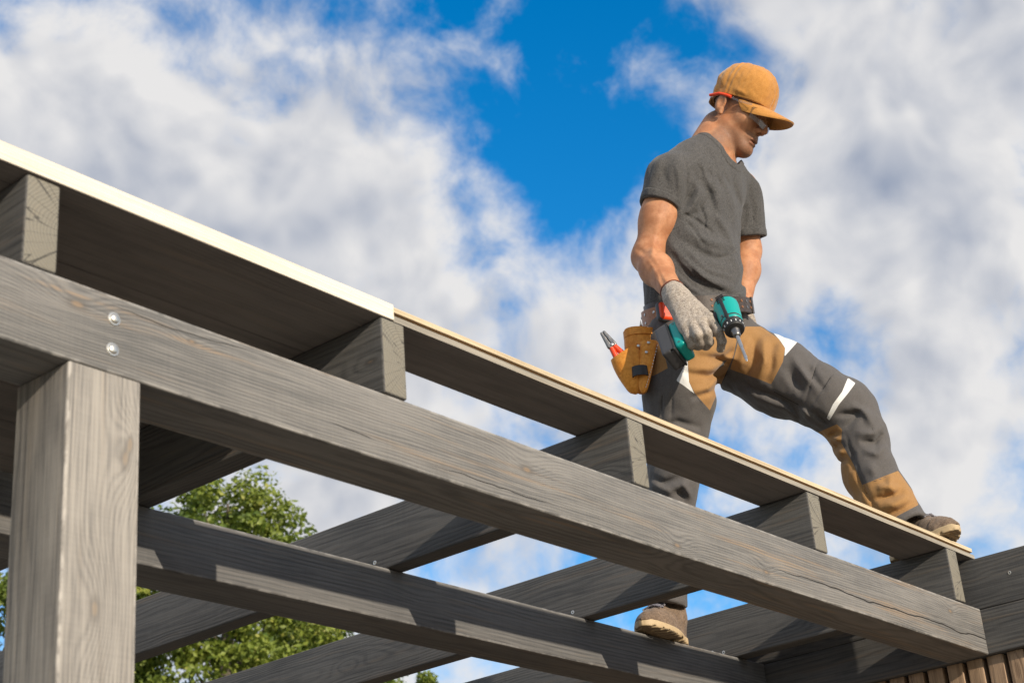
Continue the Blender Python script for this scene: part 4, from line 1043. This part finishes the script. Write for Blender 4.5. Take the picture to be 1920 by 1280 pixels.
def dsolid(nm, fn, lo, hi, h, mat, parent=drill):
    V, Q = solid(lambda P: fn(P).astype(np.float32), lo, hi, h)
    me = bpy.data.meshes.new(nm); me.from_pydata(V.tolist(), [], Q.tolist()); me.update(); smooth(me)
    return link(nm, me, mat, parent, DM)
HX_ = .112                                               # motor housing length
def hous(P):
    d = rcone(P, (.030, 0, 0), (HX_-.022, 0, 0), .0335, .029)
    return smax(d, P[:, 0]-HX_+.008, .004)
housing = dsolid('housing', hous, (-.01, -.045, -.045), (.13, .045, .045), .002, m_teal)
def grip(P):
    d = rcone(P, (.050, .02, 0), (.048, .135, 0), .0205, .0190)
    return d
dsolid('grip', grip, (.015, -.01, -.035), (.09, .165, .035), .0022, m_blk)
def overm(P):                                            # rubber overmould ribs on the housing
    d = hous(P)-.0018
    ang = np.arctan2(P[:, 2], P[:, 1])
    band = np.minimum(np.abs(np.abs(ang)-1.57)-.16, np.abs(P[:, 0]-.010)-.012)
    band = np.minimum(band, np.maximum(np.abs(P[:, 0]-.092)-.004, -1))
    return smax(d, band*.03, .002)
dsolid('overmould', overm, (-.01, -.045, -.045), (.13, .045, .045), .0018, m_blk)
def foot_(P): return rbox(P, (.052, .142, 0), (.052, .014, .033), .008)
dsolid('base', foot_, (-.01, .12, -.05), (.12, .165, .05), .0022, m_teal)
def batt(P):
    d = rbox(P, (.052, .176, 0), (.056, .020, .036), .007)
    return smax(d, -(np.maximum(np.abs(np.abs(P[:, 2])-.030)-.002, np.abs(P[:, 1]-.168)-.003)), .001)
bat = dsolid('battery', batt, (-.015, .148, -.045), (.12, .205, .045), .0022, m_dkgrey)
def trim(P): return rbox(P, (.052, .1605, 0), (.0575, .0035, .0365), .003)
dsolid('battery_latch', trim, (-.015, .15, -.045), (.12, .17, .045), .002, m_blk, bat)
def put_lathe(nm, prof, mat, x0, parent=drill, n=28):
    me = bm_mesh(lathe(prof, n), nm, 35)
    return link(nm, me, mat, parent, DM @ Matrix.Translation((x0, 0, 0)) @ Matrix.Rotation(rad(90), 4, 'Y'))
put_lathe('collar', [(.026, 0), (.028, .002), (.028, .008), (.0265, .010), (.0265, .024), (.024, .027), (.018, .028)], m_blk, HX_-.010)
put_lathe('chuck', [(.0125, 0), (.0125, .006), (.0105, .009), (.0105, .021), (.0085, .024), (.0075, .025)], m_dsteel, HX_+.017)
bl = DLEN-HX_-.03
put_lathe('bit', [(.0050, 0), (.0050, bl*.45), (.0040, bl*.5), (.0040, bl*.80), (.0048, bl*.83), (.0026, bl*.97), (.0008, bl)], m_steel, HX_+.03)
for i, a in enumerate(np.linspace(0, 2*math.pi, 14, endpoint=False)):   # torque marks round the collar
    P_ = (HX_-.010+.017, .0268*math.cos(a), .0268*math.sin(a))
    link('mark', box_mesh('mark', (-.0035, -.0005, -.0012), (.0035, .0005, .0012), 0), m_white, drill, DM @ Matrix.Translation(P_) @ Matrix.Rotation(a, 4, 'X'))
for i in range(5):
    for s in (-1, 1):
        link('vent', box_mesh('vent', (-.0012, -.011, -.0012), (.0012, .011, .0012), .0005), m_blk, drill, DM @ Matrix.Translation((.012+.006*i, 0, s*(.0335-.0002*i))))
bm = bmesh.new(); bmesh.ops.create_uvsphere(bm, u_segments=12, v_segments=8, radius=.008)
link('trigger', bm_mesh(bm, 'trigger', 60), m_blk, drill, DM @ Matrix.Translation((.078, .036, 0)) @ Matrix.Diagonal((1, 1.6, .8, 1)))
for (x, y, s) in [(.085, .012, 1), (.085, .012, -1), (.012, .142, 1), (.092, .142, 1), (.012, .142, -1), (.092, .142, -1)]:
    z0 = .0285 if y < .1 else .033
    link('screw', bm_mesh(lathe([(.0034, -.002), (.0034, .0006), (.002, .0008), (.0018, -.0004)], 12), 'screw', 35), m_dsteel, drill, DM @ Matrix.Translation((x, y, s*z0)) @ Matrix.Rotation(0 if s > 0 else math.pi, 4, 'X'))

# ------------------------------------------------------------------ tool belt
tb = empty('tool_belt', Vector(MP(1306, 580, .01))); tag(tb, 'dark leather tool belt with tan pouches worn on the hips', 'tool belt'); TBM = Vector(MP(1306, 580, .01))
WC = MP(1308, 580, .01)
def belt(u, v, r=1.0, z0=-.024, h=.046):
    a = u*2*math.pi; p = WC+RR*(.1655+.006*r)*math.cos(a)+FD*(.1345+.006*r)*math.sin(a)+UPV*(z0+h*v+.004*math.sin(a*2+1)); p = p+UPV*(TILT*((p-WC)@HV)); n_ = RR*math.cos(a)/.165+FD*math.sin(a)/.134
    return p, n_
sheet('strap', lambda u, v: belt(u*.9999, v), 90, 3, .005, m_belt, tb, TBM)
def sect(a0, a1, r, z0, h, taper=0.):
    def fn(u, v):
        hh = h*(1-taper*max(0, (u-.8)/.2)); return belt((a0+(a1-a0)*u)/(2*math.pi), v, r, z0+(h-hh)/2, hh)
    return fn
# strap end with two rows of punched holes, lying over the front of the belt
sheet('strap_end', sect(rad(35), rad(128), 2.2, -.024, .046, .75), 30, 3, .004, m_belt, tb, TBM)
for k in range(7):
    for z in (-.009, .010):
        p, n_ = belt(rad(52+9*k)/(2*math.pi), 0, 2.75, z, 0); q = Vector(n_).to_track_quat('Z', 'Y')
        link('eyelet', bm_mesh(lathe([(.0036, -.001), (.0036, .0008), (.0022, .001), (.002, -.0008)], 12), 'eyelet', 35), m_steel if k % 2 else m_leath2, tb, Matrix.Translation(Vector(p)) @ q.to_matrix().to_4x4())
sheet('buckle_loop', sect(rad(108), rad(114), 2.7, -.027, .052), 6, 3, .005, m_belt, tb, TBM)
# leather hanger at the near hip
sheet('hanger', sect(rad(-62), rad(-8), 2.4, -.046, .050), 16, 3, .005, m_leath2, tb, TBM)
for a in (-55, -30, -12):
    for z in (-.036, -.010):
        p, n_ = belt(rad(a)/(2*math.pi), 0, 2.95, z, 0); q = Vector(n_).to_track_quat('Z', 'Y')
        link('rivet', bm_mesh(lathe([(.0042, -.001), (.0042, .0006), (.003, .0016), (.001, .002)], 12), 'rivet', 35), m_steel, tb, Matrix.Translation(Vector(p)) @ q.to_matrix().to_4x4())
def pouch(nm, rim, tipp, wr, dr, wt, dt, wdir, ddir, mat, wall=.0035, lean=0., nseg=14):
    """open leather pocket: elliptical rim narrowing to its foot"""
    bm = bmesh.new(); n = 28; rings = []
    def ring(t_, off):
        c = rim+(tipp-rim)*t_; w = wr+(wt-wr)*t_**1.3-off; d_ = dr+(dt-dr)*t_**1.3-off
        bul = 1+.10*math.sin(math.pi*min(1, t_*1.1))
        sh = 1 if t_ < .85 else math.sqrt(max(.02, 1-((t_-.85)/.15)**2*.9))
        return [bm.verts.new(c+(wdir*math.cos(x)*w*bul+ddir*math.sin(x)*d_*bul)*sh+UPV*lean*math.cos(x)*(1-t_)-np.array(TBM)) for x in np.linspace(0, 2*math.pi, n, endpoint=False)]
    for i in range(nseg+1): rings.append(ring(i/nseg, 0))
    inn = [ring(i/nseg*.9, wall) for i in range(nseg, -1, -1)]
    for a, b in zip(rings, rings[1:]):
        for k in range(n): bm.faces.new((a[k], a[(k+1) % n], b[(k+1) % n], b[k]))
    bm.faces.new(rings[-1])
    for a, b in zip(inn, inn[1:]):
        for k in range(n): bm.faces.new((a[k], a[(k+1) % n], b[(k+1) % n], b[k]))
    bm.faces.new(inn[0][::-1])
    for k in range(n): bm.faces.new((inn[-1][k], inn[-1][(k+1) % n], rings[0][(k+1) % n], rings[0][k]))
    bmesh.ops.recalc_face_normals(bm, faces=bm.faces[:])
    return link(nm, bm_mesh(bm, nm, 50), mat, tb, Matrix.Translation(TBM))
wd = HR*.94+HV*.34; dd_ = -HV*.94+HR*.34
r1, t1 = MP(1203, 622, -.10), MP(1203, 738, -.10)
big = pouch('pouch', r1, t1, .050, .034, .026, .016, wd, dd_, m_leather, lean=-.004)
r2, t2 = MP(1171, 660, -.135), MP(1194, 738, -.125)
sm_ = pouch('pouch', r2, t2, .040, .028, .016, .014, HR*.96+UPV*.22, dd_, m_leather, lean=.010)
def hoop(nm, c, w, d_, z0, h, r, mat, parent, wv=wd, dv=dd_):
    def fn(u, v):
        a = u*2*math.pi*.9999; return c+wv*math.cos(a)*(w+r)+dv*math.sin(a)*(d_+r)+UPV*(z0+h*v), wv*math.cos(a)/w+dv*math.sin(a)/d_
    return sheet(nm, fn, 40, 2, .004, mat, parent, TBM)
hoop('rim_band', r1, .0505, .0345, -.022, .020, .0012, m_leather, big)
# knife sheath with a black retaining loop in front of the large pocket
ks, ke = MP(1216, 640, -.148), MP(1206, 736, -.142)
kx_ = pouch('sheath', ks, ke, .022, .010, .012, .008, HR, -HV, m_leather, lean=.0)
lp_c = MP(1200, 697, -.150)
hoop('loop', lp_c, .019, .013, -.014, .028, .001, m_blk, tb, HR, -HV)
for (px, py) in ((1216, 642), (1197, 648), (1212, 660)):
    P_ = MP(px, py, -.162); link('rivet', bm_mesh(lathe([(.0042, -.001), (.0042, .0006), (.003, .0016), (.001, .002)], 12), 'rivet', 35), m_steel, tb, Matrix.Translation(Vector(P_)) @ Vector(-HV).to_track_quat('Z', 'Y').to_matrix().to_4x4())
def stitch(pts, n, parent):
    pts = [np.array(p) for p in pts]; seg = np.linspace(0, len(pts)-1, n*2)
    f_ = lambda s_: pts[int(min(s_, len(pts)-1.001))]*(1-(min(s_, len(pts)-1.001) % 1))+pts[int(min(s_, len(pts)-1.001))+1]*(min(s_, len(pts)-1.001) % 1)
    for a, b in zip(seg[::2], seg[1::2]):
        bm = bmesh.new(); tube(bm, [Vector(f_(a)-np.array(TBM)), Vector(f_(b)-np.array(TBM))], [.0009, .0009], 5); link('stitch', bm_mesh(bm, 'stitch'), m_refl, parent, Matrix.Translation(TBM))
stitch([MP(1233, 646, -.156), MP(1222, 690, -.155), MP(1211, 726, -.152)], 16, kx_)
# --- things carried in the belt
pl = empty('pliers', Vector(MP(1160, 665, -.135))); tag(pl, 'steel pliers with red grips standing in the small leather pocket', 'pliers'); PLM = Vector(MP(1160, 665, -.135))
a0, a1, a2 = MP(1163, 668, -.135), MP(1147, 647, -.137), MP(1129, 622, -.140)
ax_ = (a2-a0)/np.linalg.norm(a2-a0); sdv = np.cross(ax_, HV); sdv /= np.linalg.norm(sdv)
for s in (-1, 1):
    def jaw(P, s=s):
        d = rcone(P, a1+sdv*s*.006, a2+sdv*s*.0035-ax_*.004, .0085, .0050)
        d = smin(d, rcone(P, a1-ax_*.006, a1+ax_*.004, .0100, .0095), .006)
        d = smax(d, np.abs((P-a1.astype(np.float32))@HV.astype(np.float32))-.0055, .001)
        return smax(d, -(((P-a1.astype(np.float32))@(sdv*s).astype(np.float32))-.0004), .0008) if False else smax(d, (-((P-a1.astype(np.float32))@(sdv*s).astype(np.float32))+.0005), .0008)
    V, Q = solid(lambda P: jaw(P).astype(np.float32), *box_of([a0, a1, a2], .02), .0016); link('jaw', vq_mesh('jaw', V, Q, np.array(PLM)), m_dsteel, pl, Matrix.Translation(PLM))
    bm = bmesh.new(); tube(bm, [Vector(p-np.array(PLM)) for p in (a1-ax_*.006+sdv*s*.005, a0+sdv*s*.011, a0-ax_*.05+sdv*s*.014)], [.0075, .0085, .007], 10)
    link('grip', bm_mesh(bm, 'grip', 60), m_red, pl, Matrix.Translation(PLM))
link('pivot', bm_mesh(lathe([(.0045, -.001), (.0045, .001), (.003, .002), (.001, .0024)], 14), 'pivot', 35), m_steel, pl, Matrix.Translation(Vector(a1-HV*.006)) @ Vector(-HV).to_track_quat('Z', 'Y').to_matrix().to_4x4())
pn = empty('pencil', Vector(MP(1201, 622, -.09))); tag(pn, 'wooden pencil with sharpened tip poking out of the large pouch', 'pencil'); PNM = Vector(MP(1201, 622, -.09))
pd = (MP(1201, 602, -.09)-MP(1203, 640, -.09)); pd /= np.linalg.norm(pd); tip = MP(1201, 600, -.09)
bm = bmesh.new(); tube(bm, [Vector(tip-pd*.11-np.array(PNM)), Vector(tip-pd*.016-np.array(PNM))], [.0036, .0036], 6); link('shaft', bm_mesh(bm, 'shaft', 30), m_leath2, pn, Matrix.Translation(PNM))
bm = bmesh.new(); tube(bm, [Vector(tip-pd*.016-np.array(PNM)), Vector(tip-pd*.004-np.array(PNM)), Vector(tip-np.array(PNM))], [.0036, .001, .0004], 8); link('point', bm_mesh(bm, 'point', 30), m_fresh, pn, Matrix.Translation(PNM))
# tape measure clipped on the belt
tm = empty('tape_measure', Vector(MP(1249, 586, -.155))); tag(tm, 'orange red and grey tape measure clipped to the belt beside the glove', 'tape measure'); TMM = Vector(MP(1249, 586, -.155))
tax = np.stack([HR*.9+HV*.43, UPV, -HV*.9+HR*.43]); tax[2] = np.cross(tax[0]/np.linalg.norm(tax[0]), UPV); tax[0] = np.cross(UPV, tax[2])
tc_ = np.array(TMM)
V, Q = solid(lambda P: rbox(P, tc_, (.027, .027, .015), .010, tax).astype(np.float32), *box_of([tc_], .05), .002); link('case', vq_mesh('case', V, Q, tc_), m_red, tm, Matrix.Translation(TMM))
def tmb(P):
    d = rbox(P, tc_, (.0295, .0295, .012), .011, tax); inn = rbox(P, tc_, (.022, .020, .03), .008, tax); return smax(d, -inn, .002)
V, Q = solid(lambda P: tmb(P).astype(np.float32), *box_of([tc_], .05), .0018); link('bumper', vq_mesh('bumper', V, Q, tc_), m_dkgrey, tm, Matrix.Translation(TMM))
